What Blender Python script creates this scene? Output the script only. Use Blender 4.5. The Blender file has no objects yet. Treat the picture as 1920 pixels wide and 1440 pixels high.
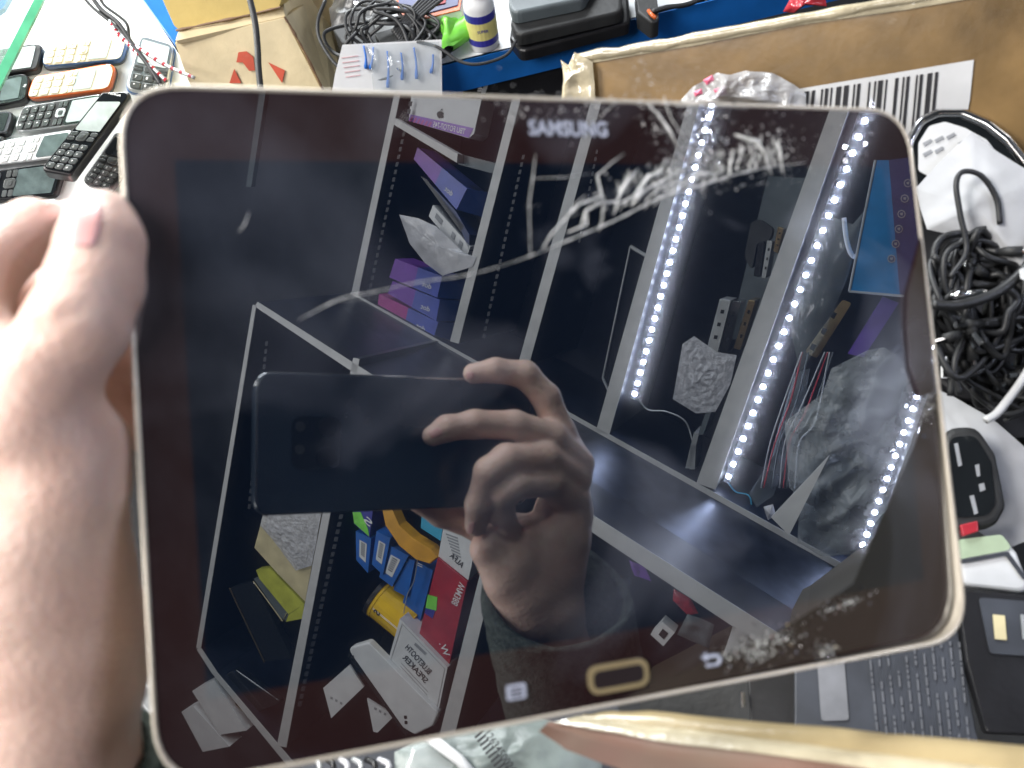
import bpy, bmesh, math, random
import numpy as np
from mathutils import Vector, Matrix, noise
random.seed(7)
S = bpy.context.scene
COL = S.collection
V3 = lambda *a: np.array(a, float)
def nrm(v): return v / max(1e-12, np.linalg.norm(v))
rad = math.radians
# ------------------------------------------------------------------ camera, light, exposure
FPX = 1450.0                                   # focal length in photo pixels (1920 wide)
PITCH, ROLL = rad(58), rad(12)
C = V3(0, 0, .5)
FW = V3(0, math.cos(PITCH), -math.sin(PITCH))
_u = V3(0, math.sin(PITCH), math.cos(PITCH)); _x = V3(1, 0, 0)
RT = math.cos(ROLL) * _x - math.sin(ROLL) * _u
UP = math.sin(ROLL) * _x + math.cos(ROLL) * _u
cam = bpy.data.cameras.new('camera'); camo = bpy.data.objects.new('camera', cam); COL.objects.link(camo)
camo.matrix_world = Matrix(((RT[0], UP[0], -FW[0], C[0]), (RT[1], UP[1], -FW[1], C[1]), (RT[2], UP[2], -FW[2], C[2]), (0, 0, 0, 1)))
cam.sensor_width = 36; cam.lens = 36 * FPX / 1920; cam.clip_start = .004; cam.clip_end = 50
cam.dof.use_dof = True; cam.dof.focus_distance = 1.05; cam.dof.aperture_fstop = 12; cam.dof.aperture_blades = 0
S.camera = camo
w = bpy.data.worlds.new('World'); S.world = w; w.use_nodes = True
w.node_tree.nodes['Background'].inputs[0].default_value = (.86, .93, 1, 1)
w.node_tree.nodes['Background'].inputs[1].default_value = .11
S.view_settings.view_transform = 'Standard'; S.view_settings.look = 'None'; S.view_settings.exposure = -.22; S.view_settings.gamma = 1
S.cycles.use_denoising = True; S.cycles.max_bounces = 10; S.cycles.transparent_max_bounces = 24
S.cycles.sample_clamp_indirect = 6; S.cycles.caustics_reflective = False

def c2w(v): return C + v[0] * RT - v[1] * UP + v[2] * FW          # x right, y down, z forward
def P(x, y, d): return c2w(V3((x - 960) / FPX * d, (y - 720) / FPX * d, d))
def ray(x, y): return nrm((x - 960) / FPX * RT - (y - 720) / FPX * UP + FW)
class Plane:
    def __init__(s, p, n):
        s.p = np.array(p, float); s.n = nrm(np.array(n, float))
        if s.n @ (C - s.p) < 0: s.n = -s.n
    def __call__(s, x, y, lift=0):
        r = ray(x, y); t = ((s.p + s.n * lift - C) @ s.n) / (r @ s.n); return C + r * t
    def off(s, d): return Plane(s.p + s.n * d, s.n)
def plane3(a, b, c): return Plane(a, np.cross(b - a, c - a))
# tablet pose (front glass): solved from its four corners, 243 x 176 mm
TR_ = np.array([[0.96224,-0.08469,0.25870],[-0.06600,-0.99460,-0.08014],[0.26409,0.06004,-0.96263]]); TT = V3(.023794,.002815,.222903)
TABX = nrm(c2w(TR_[:, 0]) - C); TABY = nrm(c2w(TR_[:, 1]) - C); TABN = np.cross(TABX, TABY)
TABO = c2w(TT)
if TABN @ (C - TABO) < 0: raise Exception('tablet normal')
TAB = Plane(TABO, TABN)
def tl(x, y):                                                    # photo point on the glass -> tablet coordinates
    p = TAB(x, y) - TABO; return (p @ TABX, p @ TABY)
def refl(p): return p - 2 * ((p - TABO) @ TABN) * TABN
VIRT = False
def area(name, loc, aim, sx, sy, power, color=(1, .97, .93), parent=None):
    l = bpy.data.lights.new(name, 'AREA'); l.shape = 'RECTANGLE'; l.size = sx; l.size_y = sy; l.energy = power; l.color = color
    o = bpy.data.objects.new(name, l); COL.objects.link(o)
    o.location = loc; o.rotation_euler = (Vector(aim) - Vector(loc)).to_track_quat('-Z', 'Y').to_euler()
    return o
area('fill_light_front', (-.25, 1.75, 1.25), (0, -.1, .75), 1.1, .5, 64, (.93, .97, 1))  # added fill light for the mirrored shelf fronts, no known fixture
area('ceiling_lamp_side', (1.35, .5, 1.0), (.0, .3, .4), .7, .4, 6, (1, .96, .9))
area('display_case_lamp', P(-60, -330, .78), P(190, 150, .86), .5, .06, 8, (.95, 1, .97))
area('hand_fill_back', (-.75, -.40, 1.0), (-.13, .11, .33), .45, .3, 11, (1, .96, .93))  # added light to brighten the left hand, not a known fixture
area('hand_fill_left', (-.95, .45, 1.15), (-.1, .1, .3), .7, .5, 36, (1, .97, .93))  # invented fill from the left, aimed at the hand

# ------------------------------------------------------------------ materials
MATS = {}
def mat(name, col, rough=.5, metal=0, spec=.5, var=.12, nscale=40, bump=.0, bscale=200, emit=0, trans=0, coat=0, sss=0, wear=None):
    if name in MATS: return MATS[name]
    m = bpy.data.materials.new(name); m.use_nodes = True; nt = m.node_tree; N = nt.nodes; L = nt.links
    b = N['Principled BSDF']; b.inputs['Roughness'].default_value = rough; b.inputs['Metallic'].default_value = metal
    b.inputs['Specular IOR Level'].default_value = spec; b.inputs['Coat Weight'].default_value = coat
    tc = N.new('ShaderNodeTexCoord'); nz = N.new('ShaderNodeTexNoise'); nz.inputs['Scale'].default_value = nscale; nz.inputs['Detail'].default_value = 5
    L.new(tc.outputs['Object'], nz.inputs['Vector'])
    cr = N.new('ShaderNodeValToRGB'); cr.color_ramp.elements[0].position = .3; cr.color_ramp.elements[1].position = .7
    lo = [max(0, c * (1 - var * 1.6)) for c in col]; hi = [min(1, c * (1 + var)) for c in col]
    cr.color_ramp.elements[0].color = (*(wear or lo), 1); cr.color_ramp.elements[1].color = (*hi, 1)
    L.new(nz.outputs['Fac'], cr.inputs['Fac']); L.new(cr.outputs['Color'], b.inputs['Base Color'])
    if bump:
        n2 = N.new('ShaderNodeTexNoise'); n2.inputs['Scale'].default_value = bscale; n2.inputs['Detail'].default_value = 4
        L.new(tc.outputs['Object'], n2.inputs['Vector'])
        bp = N.new('ShaderNodeBump'); bp.inputs['Strength'].default_value = bump; bp.inputs['Distance'].default_value = .002
        L.new(n2.outputs['Fac'], bp.inputs['Height']); L.new(bp.outputs['Normal'], b.inputs['Normal'])
    if sss: b.inputs['Subsurface Weight'].default_value = sss; b.inputs['Subsurface Radius'].default_value = (.01, .004, .002); b.inputs['Subsurface Scale'].default_value = .4
    if emit: b.inputs['Emission Color'].default_value = (*col, 1); b.inputs['Emission Strength'].default_value = emit
    if trans:
        mx = N.new('ShaderNodeMixShader'); tr = N.new('ShaderNodeBsdfTransparent'); mx.inputs[0].default_value = trans
        out = N['Material Output']; L.new(b.outputs[0], mx.inputs[1]); L.new(tr.outputs[0], mx.inputs[2]); L.new(mx.outputs[0], out.inputs[0])
    MATS[name] = m; return m
M = dict(
 white=mat('white_edge_band', (.55, .55, .55), .45, var=.06),
 navy=mat('navy_laminate', (.010, .014, .026), .35, var=.3, bump=.05),
 ledge=mat('dark_glossy_laminate', (.07, .08, .105), .30, metal=.85, var=.25), stdd=mat('dark_slotted_metal', (.03, .033, .04), .5, var=.3),
 paper=mat('white_paper', (.68, .69, .70), .7, var=.05, bump=.15, bscale=60),
 wcard=mat('white_card', (.70, .71, .72), .4, var=.05),
 card=mat('brown_cardboard', (.68, .57, .36), .7, var=.14, nscale=18, bump=.3, bscale=120),
 card2=mat('ochre_cardboard', (.60, .45, .15), .6, var=.12, nscale=14, bump=.2, bscale=120),
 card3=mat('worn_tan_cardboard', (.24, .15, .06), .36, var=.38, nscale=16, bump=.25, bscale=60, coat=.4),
 tape=mat('clear_parcel_tape', (.56, .49, .34), .18, var=.25, nscale=30, bump=.9, bscale=70, coat=1),
 tapey=mat('yellow_taped_card', (.40, .315, .17), .25, var=.22, nscale=25, bump=.7, bscale=50, coat=.8),
 red=mat('red_print', (.52, .08, .04), .6),
 redg=mat('glossy_red_card', (.42, .03, .045), .25, coat=.5),
 black=mat('black_plastic', (.012, .012, .014), .35, var=.2, bump=.1),
 matt=mat('matt_black_plastic', (.02, .021, .022), .6, var=.25, bump=.2),
 rubber=mat('cable_rubber', (.022, .023, .025), .45, var=.2),
 glossb=mat('glossy_black_glass', (.01, .012, .014), .12, spec=.9),
 gpla=mat('grey_plastic', (.10, .12, .13), .45),
 silver=mat('silver_plastic', (.55, .57, .58), .3, metal=.5, var=.1),
 chrome=mat('chrome', (.75, .76, .78), .12, metal=1),
 keyd=mat('dark_keys', (.05, .055, .055), .3, spec=.8, var=.3),
 keyl=mat('light_keys', (.62, .64, .63), .35),
 orange=mat('orange_plastic', (.62, .13, .03), .3, coat=.3),
 bluep=mat('blue_plastic', (.05, .14, .34), .3, coat=.3),
 cream=mat('cream_plastic', (.72, .66, .50), .35),
 lcd=mat('phone_lcd', (.10, .13, .13), .12, spec=.9, var=.3, nscale=60),
 lcdg=mat('bright_lcd', (.42, .47, .46), .15, spec=.8, var=.15, nscale=60),
 bluef=mat('blue_shelf_edge', (.012, .15, .52), .4, var=.08),
 shelfw=mat('white_shelf_top', (.72, .74, .76), .35, var=.08, nscale=15),
 green=mat('green_film', (.22, .72, .08), .4, bump=.6, bscale=80),
 greeng=mat('green_glass_edge', (.12, .50, .28), .15, spec=.8),
 labelb=mat('dark_blue_label', (.04, .04, .30), .4), yel=mat('yellow_label', (.75, .68, .25), .45),
 yelg=mat('glossy_yellow_tin', (.78, .50, .02), .25, coat=.5), yg=mat('lime_card', (.50, .52, .07), .4),
 purple=mat('purple_card', (.20, .06, .42), .35), pblue=mat('violet_blue_card', (.07, .10, .45), .35), magenta=mat('magenta_card', (.40, .03, .25), .35),
 dpur=mat('dark_indigo_card', (.012, .03, .12), .35), pvio=mat('violet_film', (.11, .05, .32), .4),
 blueb=mat('blue_card', (.02, .13, .48), .35), azure=mat('azure_card', (.02, .19, .46), .35), cyan=mat('cyan_card', (.05, .40, .62), .35),
 indigo=mat('slate_indigo_card', (.045, .055, .16), .35),
 beige=mat('beige_paper', (.62, .54, .32), .6), gold=mat('gold_metal', (.62, .46, .25), .25, metal=1),
 brown=mat('brown_card', (.2, .12, .07), .6), ink=mat('black_ink', (.02, .02, .025), .5), gink=mat('grey_ink', (.30, .31, .33), .5), wink=mat('white_ink', (.8, .8, .8), .5),
 sleeve=mat('olive_fleece', (.085, .10, .09), .95, spec=.1, var=.3, nscale=300, bump=.8, bscale=900),
 nail=mat('finger_nail', (.78, .44, .42), .3, var=.05, coat=.3, sss=.2),
 frame=mat('champagne_frame', (.66, .60, .50), .32, metal=.35, var=.06), fgold=mat('button_gold', (.50, .40, .22), .3, metal=.6),
 btn=mat('button_face', (.018, .012, .013), .3), icon=mat('silver_icon', (.42, .45, .55), .4),
 wall=mat('shop_wall', (.055, .058, .070), .8, var=.45, nscale=5), dark=mat('dark_counter', (.012, .013, .016), .6, var=.4, nscale=8),
 batt=mat('battery_wrap', (.045, .05, .062), .45, var=.2), tealc=mat('pale_green_plastic', (.42, .52, .36), .4),
 led=mat('led_phosphor', (.74, .80, 1), .4, var=0, emit=700), pcb=mat('led_tape', (.10, .11, .14), .5),
 bag=mat('clear_plastic_bag', (.55, .59, .61), .16, spec=.9, var=.12, bump=.9, bscale=45, trans=.42),
 bag2=mat('milky_plastic_bag', (.66, .66, .70), .3, spec=.8, var=.1, bump=1.0, bscale=60, trans=.2),
 bagd=mat('thin_clear_bag', (.40, .46, .50), .10, spec=1, var=.2, bump=1, bscale=50, trans=.66),
 crack=mat('broken_glass_edge', (.86, .90, .84), .22, spec=1, var=.35, nscale=420, trans=.22),
 frost=mat('frosted_glass_dust', (.62, .62, .62), .6, var=.3, nscale=300, trans=.3),
 chip=mat('glass_chip', (.9, .9, .92), .05, metal=.9, var=.05),
 pink=mat('pink_print', (.75, .15, .25), .4),
)
MATS['led_phosphor'].cycles.emission_sampling = 'FRONT'
def skinmat():
    m = mat('skin', (.76, .55, .465), .42, spec=.4, var=.05, nscale=45, bump=.25, bscale=420, sss=.25, wear=(.70, .47, .39))
    return m
M['skin'] = skinmat()
def glassmat(name, smudge):
    """tablet glass: black mirror over the printed bezel and the unlit screen, with smears"""
    m = bpy.data.materials.new(name); m.use_nodes = True; nt = m.node_tree; N = nt.nodes; L = nt.links
    for n in list(N): N.remove(n)
    out = N.new('ShaderNodeOutputMaterial'); tc = N.new('ShaderNodeTexCoord')
    sp = N.new('ShaderNodeSeparateXYZ'); L.new(tc.outputs['Object'], sp.inputs[0])
    def math_(op, a, b=None):
        n = N.new('ShaderNodeMath'); n.operation = op
        for i, v in enumerate((a, b)):
            if v is None: continue
            if isinstance(v, (int, float)): n.inputs[i].default_value = v
            else: L.new(v, n.inputs[i])
        return n.outputs[0]
    ax = math_('ABSOLUTE', sp.outputs[0]); ay = math_('ABSOLUTE', sp.outputs[1])
    inside = math_('MULTIPLY', math_('LESS_THAN', ax, SCR_W / 2), math_('LESS_THAN', ay, SCR_H / 2))
    cm = N.new('ShaderNodeMixRGB'); cm.inputs[1].default_value = (.0225, .0105, .0110, 1); cm.inputs[2].default_value = (.0028, .0058, .0130, 1)
    L.new(inside, cm.inputs[0])
    df = N.new('ShaderNodeBsdfDiffuse'); L.new(cm.outputs[0], df.inputs[0])
    gl = N.new('ShaderNodeBsdfGlossy'); gl.inputs['Roughness'].default_value = 0.0; gl.inputs[0].default_value = (.92, .96, 1, 1)
    g2 = N.new('ShaderNodeBsdfGlossy'); g2.inputs['Roughness'].default_value = .32
    d2 = N.new('ShaderNodeBsdfDiffuse'); d2.inputs[0].default_value = (.42, .46, .60, 1)
    ad = N.new('ShaderNodeMixShader'); ad.inputs[0].default_value = .5; L.new(g2.outputs[0], ad.inputs[1]); L.new(d2.outputs[0], ad.inputs[2])
    mx = N.new('ShaderNodeMixShader'); mx.inputs[0].default_value = GLOSS; L.new(df.outputs[0], mx.inputs[1]); L.new(gl.outputs[0], mx.inputs[2])
    mp = N.new('ShaderNodeMapping'); mp.inputs['Scale'].default_value = (1, 1, 1); L.new(tc.outputs['Object'], mp.inputs[0])
    nz = N.new('ShaderNodeTexNoise'); nz.inputs['Scale'].default_value = 15; nz.inputs['Detail'].default_value = 3; nz.inputs['Distortion'].default_value = .8
    L.new(mp.outputs[0], nz.inputs['Vector'])
    cr = N.new('ShaderNodeValToRGB'); cr.color_ramp.elements[0].position = .50; cr.color_ramp.elements[1].position = .76
    cr.color_ramp.elements[0].color = (.002, .002, .002, 1); cr.color_ramp.elements[1].color = (smudge, smudge, smudge, 1); L.new(nz.outputs[0], cr.inputs[0])
    g3 = N.new('ShaderNodeBsdfGlossy'); g3.inputs['Roughness'].default_value = .075; mh = N.new('ShaderNodeMixShader'); mh.inputs[0].default_value = .016; L.new(mx.outputs[0], mh.inputs[1]); L.new(g3.outputs[0], mh.inputs[2]); mx = mh
    m2 = N.new('ShaderNodeMixShader'); L.new(cr.outputs[0], m2.inputs[0]); L.new(mx.outputs[0], m2.inputs[1]); L.new(ad.outputs[0], m2.inputs[2])
    L.new(m2.outputs[0], out.inputs[0]); MATS[name] = m; return m
SCR_W, SCR_H, GLOSS = .2175, .1360, .225
M['glass'] = glassmat('tablet_glass', .14)

# ------------------------------------------------------------------ object helpers
WL = {}
def tag(o, label=None, cat=None, group=None, kind=None):
    if label: o['label'] = label
    if cat: o['category'] = cat
    if group: o['group'] = group
    if kind: o['kind'] = kind
    return o
def thing(name, label, cat, loc, group=None):
    o = bpy.data.objects.new(name, None); COL.objects.link(o); o.empty_display_size = .02
    l = refl(np.array(loc, float)) if VIRT else np.array(loc, float)
    o.location = l; WL[o.name] = l; return tag(o, label, cat, group)
class MB:
    def __init__(s): s.v = []; s.f = []
    def add(s, vs, fs):
        k = len(s.v); s.v += [np.array(v, float) for v in vs]; s.f += [tuple(i + k for i in f) for f in fs]; return s
    def prism(s, top, d, bev=0, n=None):
        """top outline (ccw seen from the front or not), extruded by vector d; rounded rim of size bev"""
        top = [np.array(p, float) for p in top]; c = sum(top) / len(top); k = len(top)
        area_n = sum(np.cross(top[i] - c, top[(i + 1) % k] - c) for i in range(k))
        if area_n @ d > 0: top = top[::-1]
        dn = nrm(d); rings = []
        if bev:
            for a in (0, 30, 60, 90):
                q = bev * (1 - math.sin(rad(a))); h = bev * (1 - math.cos(rad(a)))
                rings.append([p + nrm(c - p) * q + dn * (bev - h if False else 0) for p in top])
            rings = []
            for a in (0, 35, 65, 90):
                q = bev * (1 - math.sin(rad(a))); h = bev * (1 - math.cos(rad(a)))
                rings.append([p + nrm(c - p) * q + dn * h for p in top])
        else: rings.append(top)
        rings.append([p + d for p in top])
        vs = [p for r in rings for p in r]; fs = [tuple(range(k))]
        for r in range(len(rings) - 1):
            for i in range(k):
                j = (i + 1) % k; fs.append((r * k + i, r * k + k + i, r * k + k + j, r * k + j))
        fs.append(tuple(range(len(vs) - 1, len(vs) - k - 1, -1)))
        return s.add(vs, fs)
    def tube(s, pts, r, seg=8, cap=True):
        pts = [np.array(p, float) for p in pts]; n = len(pts); rs = r if hasattr(r, '__len__') else [r] * n
        up = V3(.13, .31, .94); vs = []; prev = None
        for i, p in enumerate(pts):
            t = nrm(pts[min(i + 1, n - 1)] - pts[max(i - 1, 0)])
            a = np.cross(t, up) if prev is None else prev - (prev @ t) * t
            if np.linalg.norm(a) < 1e-6: a = np.cross(t, V3(1, 0, 0))
            a = nrm(a); prev = a; b = np.cross(t, a)
            for k in range(seg):
                q = 2 * math.pi * k / seg; vs.append(p + rs[i] * (a * math.cos(q) + b * math.sin(q)))
        fs = [(i * seg + k, i * seg + (k + 1) % seg, (i + 1) * seg + (k + 1) % seg, (i + 1) * seg + k) for i in range(n - 1) for k in range(seg)]
        if cap: fs += [tuple(range(seg - 1, -1, -1)), tuple(range((n - 1) * seg, n * seg))]
        return s.add(vs, fs)
    def build(s, name, m, parent=None, label=None, cat=None, group=None, kind=None, smooth=False, local=None):
        vs = [refl(v) for v in s.v] if VIRT else s.v
        if local is None:
            if parent is not None: o0 = WL[parent.name]
            else: o0 = sum(vs) / len(vs)
            vv = [tuple(v - o0) for v in vs]
        else: o0 = None; vv = [tuple(v) for v in s.v]
        fs = [f[::-1] for f in s.f] if VIRT else s.f
        me = bpy.data.meshes.new(name); me.from_pydata(vv, [], fs); me.materials.append(m if not isinstance(m, str) else (M[m] if m in M else MATS[m]))
        if smooth: me.polygons.foreach_set('use_smooth', [True] * len(me.polygons))
        me.update()
        o = bpy.data.objects.new(name, me); COL.objects.link(o)
        if parent is not None: o.parent = parent
        elif local is None: o.location = o0
        WL[o.name] = o0
        return tag(o, label, cat, group, kind)
def rpoly(pts, r, seg=5):
    """round the corners of a planar polygon"""
    out = []; n = len(pts)
    for i in range(n):
        p = pts[i]; a = pts[i - 1] - p; b = pts[(i + 1) % n] - p
        la, lb = np.linalg.norm(a), np.linalg.norm(b); a, b = a / la, b / lb
        rr = r[i] if hasattr(r, '__len__') else r
        ang = math.acos(max(-1, min(1, a @ b))); t = min(rr / max(.05, math.tan(ang / 2)), la * .49, lb * .49)
        p0, p1 = p + a * t, p + b * t
        for k in range(seg + 1):
            q = k / seg; out.append((1 - q) ** 2 * p0 + 2 * q * (1 - q) * p + q * q * p1)
    return out
def cat(pts, n=8):
    """catmull-rom through points"""
    pts = [np.array(p, float) for p in pts]; q = [2 * pts[0] - pts[1]] + pts + [2 * pts[-1] - pts[-2]]; out = []
    for i in range(1, len(q) - 2):
        for k in range(n):
            t = k / n; a, b, c, d = q[i - 1], q[i], q[i + 1], q[i + 2]
            out.append(.5 * ((2 * b) + (c - a) * t + (2 * a - 5 * b + 4 * c - d) * t * t + (3 * b - a - 3 * c + d) * t ** 3))
    out.append(pts[-1]); return out
def poly(pl, pts, r=0, seg=4, lift=0):
    q = [pl(x, y, lift) for x, y in pts]; return rpoly(q, r, seg) if r else q
def slab(name, pl, pts, th, m, parent=None, r=0, bev=0, lift=0, smooth=False, dirn=None, **k):
    d = (-pl.n if dirn is None else dirn) * th
    return MB().prism(poly(pl, pts, r, 4, lift), d, bev).build(name, m, parent, smooth=smooth, **k)
def decal(name, pl, pts, m, parent, lift=.0004, r=0, **k):
    return MB().prism(poly(pl, pts, r, 4, lift), -pl.n * .0003).build(name, m, parent, **k)
def gridsheet(pl, outline, amp, scale, nx=26, seed=0, lift=0, fold=1.0):
    """crumpled sheet inside an outline: the outline is filled radially"""
    pts = [np.array(p, float) for p in outline]; c = sum(pts) / len(pts); ring = []
    n = len(pts)
    for i in range(n):
        for k in range(6): ring.append(pts[i] + (pts[(i + 1) % n] - pts[i]) * k / 6)
    K = len(ring); R = nx; vs = []; fs = []
    for j in range(R + 1):
        t = j / R
        for i, p in enumerate(ring):
            q = c + (p - c) * t; w_ = pl(q[0], q[1], lift)
            h = noise.fractal(Vector(w_ * scale) + Vector((seed, 0, 0)), .8, 2.2, 4)
            h2 = 1 - abs(noise.noise(Vector(w_ * scale * .8) + Vector((0, seed, 3)))) * 2
            edge = .35 + .65 * math.cos(t * math.pi / 2)
            vs.append(w_ + pl.n * amp * ((h * .6 + h2 * .5 * fold) * edge + (1 - t * t) * .6))
    for j in range(R):
        for i in range(K):
            a, b = j * K + i, j * K + (i + 1) % K
            fs.append((a, b, b + K, a + K))
    return MB().add(vs, fs)
def textmesh(body, size, m, origin, xdir, ydir, parent, name='lettering', bold=0, align='CENTER', extr=.00015, wfit=None, local=False, label=None):
    cu = bpy.data.curves.new('t', 'FONT'); cu.body = body; cu.size = 1; cu.align_x = align; cu.align_y = 'CENTER'; cu.offset = bold; cu.resolution_u = 3
    o = bpy.data.objects.new('t', cu); COL.objects.link(o)
    me = bpy.data.meshes.new_from_object(o); vs = [v.co.copy() for v in me.vertices]; fs = [tuple(p.vertices) for p in me.polygons]
    COL.objects.unlink(o); bpy.data.objects.remove(o); bpy.data.curves.remove(cu); bpy.data.meshes.remove(me)
    if not vs: return None
    sx = size
    if wfit:
        wd = max(v.x for v in vs) - min(v.x for v in vs); sx = wfit / wd
    xdir = np.array(xdir); ydir = np.array(ydir); origin = np.array(origin)
    W_ = [origin + xdir * (v.x * sx) + ydir * (v.y * size) for v in vs]
    mb = MB().add(W_, fs)
    return mb.build(name, m, parent, label=label, local=True if local else None)
def textpx(body, pl, p0, p1, hpx, m, parent, flip=False, lift=.0006, bold=.01, **k):
    """text centred between photo points p0 and p1 (reading direction), height in pixels"""
    a, b = pl(*p0, lift), pl(*p1, lift); x = nrm(b - a); y = np.cross(pl.n, x); y = -y if flip else y
    mid = (a + b) / 2; mpx = ((p0[0] + p1[0]) / 2, (p0[1] + p1[1]) / 2)
    s = hpx * np.linalg.norm(mid - C) / FPX * 1.35
    return textmesh(body, s, m, mid, x, y, parent, bold=bold, wfit=np.linalg.norm(b - a), **k)

# ================================================================== THE TABLET
RM = Matrix(((TABX[0], TABY[0], TABN[0], TABO[0]), (TABX[1], TABY[1], TABN[1], TABO[1]), (TABX[2], TABY[2], TABN[2], TABO[2]), (0, 0, 0, 1)))
tab = bpy.data.objects.new('tablet', None); COL.objects.link(tab); tab.matrix_world = RM; WL[tab.name] = TABO
tag(tab, 'large black tablet with cracked glass, pale rim and oval home button, held by hand', 'tablet')
def lp(x, y, z=0): return V3(x, y, z)
def tlp(x, y, z=0): a = tl(x, y); return V3(a[0], a[1], z)
TW, TH, TD = .2431, .1761, .0079
def rect(w_, h, r, z=0, cx=0, cy=0, seg=8):
    return rpoly([lp(cx - w_ / 2, cy - h / 2, z), lp(cx + w_ / 2, cy - h / 2, z), lp(cx + w_ / 2, cy + h / 2, z), lp(cx - w_ / 2, cy + h / 2, z)], r, seg)
# body shell: rings from the front rim round the side to the back
prof = [(-.0013, -.0003), (-.0009, .00015), (-.0003, .0001), (0, -.0012), (-.0001, -.0035), (-.0012, -.006), (-.004, -.0078)]
rings = [rect(TW + 2 * a, TH + 2 * a, .0165 + a, z) for a, z in prof]; k = len(rings[0])
b = MB(); vs = [p for r in rings for p in r]
fs = [(r * k + i, r * k + k + i, r * k + k + (i + 1) % k, r * k + (i + 1) % k) for r in range(len(rings) - 1) for i in range(k)]
fs = [f[::-1] for f in fs]
b.add(vs, fs + [tuple(range((len(rings) - 1) * k + k - 1, (len(rings) - 1) * k - 1, -1))])
b.build('rim', 'frame', tab, smooth=True, local=True)
CL = [(1776, 735), (1742, 752), (1716, 835), (1690, 890), (1648, 985), (1600, 1095), (1540, 1135), (1440, 1195), (1330, 1243), (1190, 1300), (1165, 1345)]
clp = [tlp(*p) for p in CL]; rr_ = rect(TW - .0026, TH - .0026, .0152, -.0003)
def inshard(p):                                      # beyond the crack line, towards the lower right corner
    for a_, b_ in zip(clp, clp[1:]):
        if min(a_[1], b_[1]) - 1e-9 <= p[1] <= max(a_[1], b_[1]): return p[0] > a_[0] + (b_[0] - a_[0]) * (p[1] - a_[1]) / (b_[1] - a_[1])
    return p[1] < clp[-1][1] and p[0] > clp[-1][0]
fl_ = [inshard(p) for p in rr_]; n_ = len(rr_); i0_ = next(i for i in range(n_) if fl_[i - 1] and not fl_[i])
keep = [rr_[(i0_ + i) % n_] for i in range(n_) if not fl_[(i0_ + i) % n_]]; corner = [p for p in rr_ if inshard(p)]
hi_, lo_ = V3(TW / 2 - .0013, clp[0][1], -.0003), V3(clp[-1][0], -TH / 2 + .0013, -.0003)
mid_ = [V3(p[0], p[1], -.0003) for p in clp[1:-1]]
MB().prism(keep + [lo_] + mid_[::-1] + [hi_], V3(0, 0, -.0007)).build('front_glass', 'glass', tab, local=True)
def shard(pts, tilt, z, name='glass_shard', label=None):
    q = [tlp(x, y) for x, y in pts]; c = sum(q) / len(q)
    q = [V3(p[0], p[1], z + (p[0] - c[0]) * tilt[0] + (p[1] - c[1]) * tilt[1]) for p in q]
    zmin = min(p[2] for p in q); q = [p + V3(0, 0, z - zmin) for p in q]
    return MB().prism(q, V3(0, 0, -.0008)).build(name, 'glass', tab, local=True, label=label)
st = rr_.index if False else None
cor = [rr_[(next(i for i in range(n_) if fl_[i] and not fl_[i - 1]) + j) % n_] for j in range(sum(fl_))]
pl_ = [lo_] + cor + [hi_] + mid_; pl_ = [p.copy() for p in pl_]
gd = V3(-.033, .035); md_ = max(-(p[0] * gd[0] + p[1] * gd[1]) for p in pl_) ; mx_ = max(p[0] * gd[0] + p[1] * gd[1] for p in pl_)
pl_ = [V3(p[0], p[1], -.0001 + p[0] * gd[0] + p[1] * gd[1] - mx_) for p in pl_]
MB().prism(pl_, V3(0, 0, -.0008)).build('glass_shard', 'glass', tab, local=True, label='large corner shard sunk and tilted off the screen')
shard([(1728, 440), (1699, 552), (1697, 610), (1703, 690), (1722, 745), (1752, 735), (1740, 590), (1733, 520)], (-.09, .0), .0001)
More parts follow.
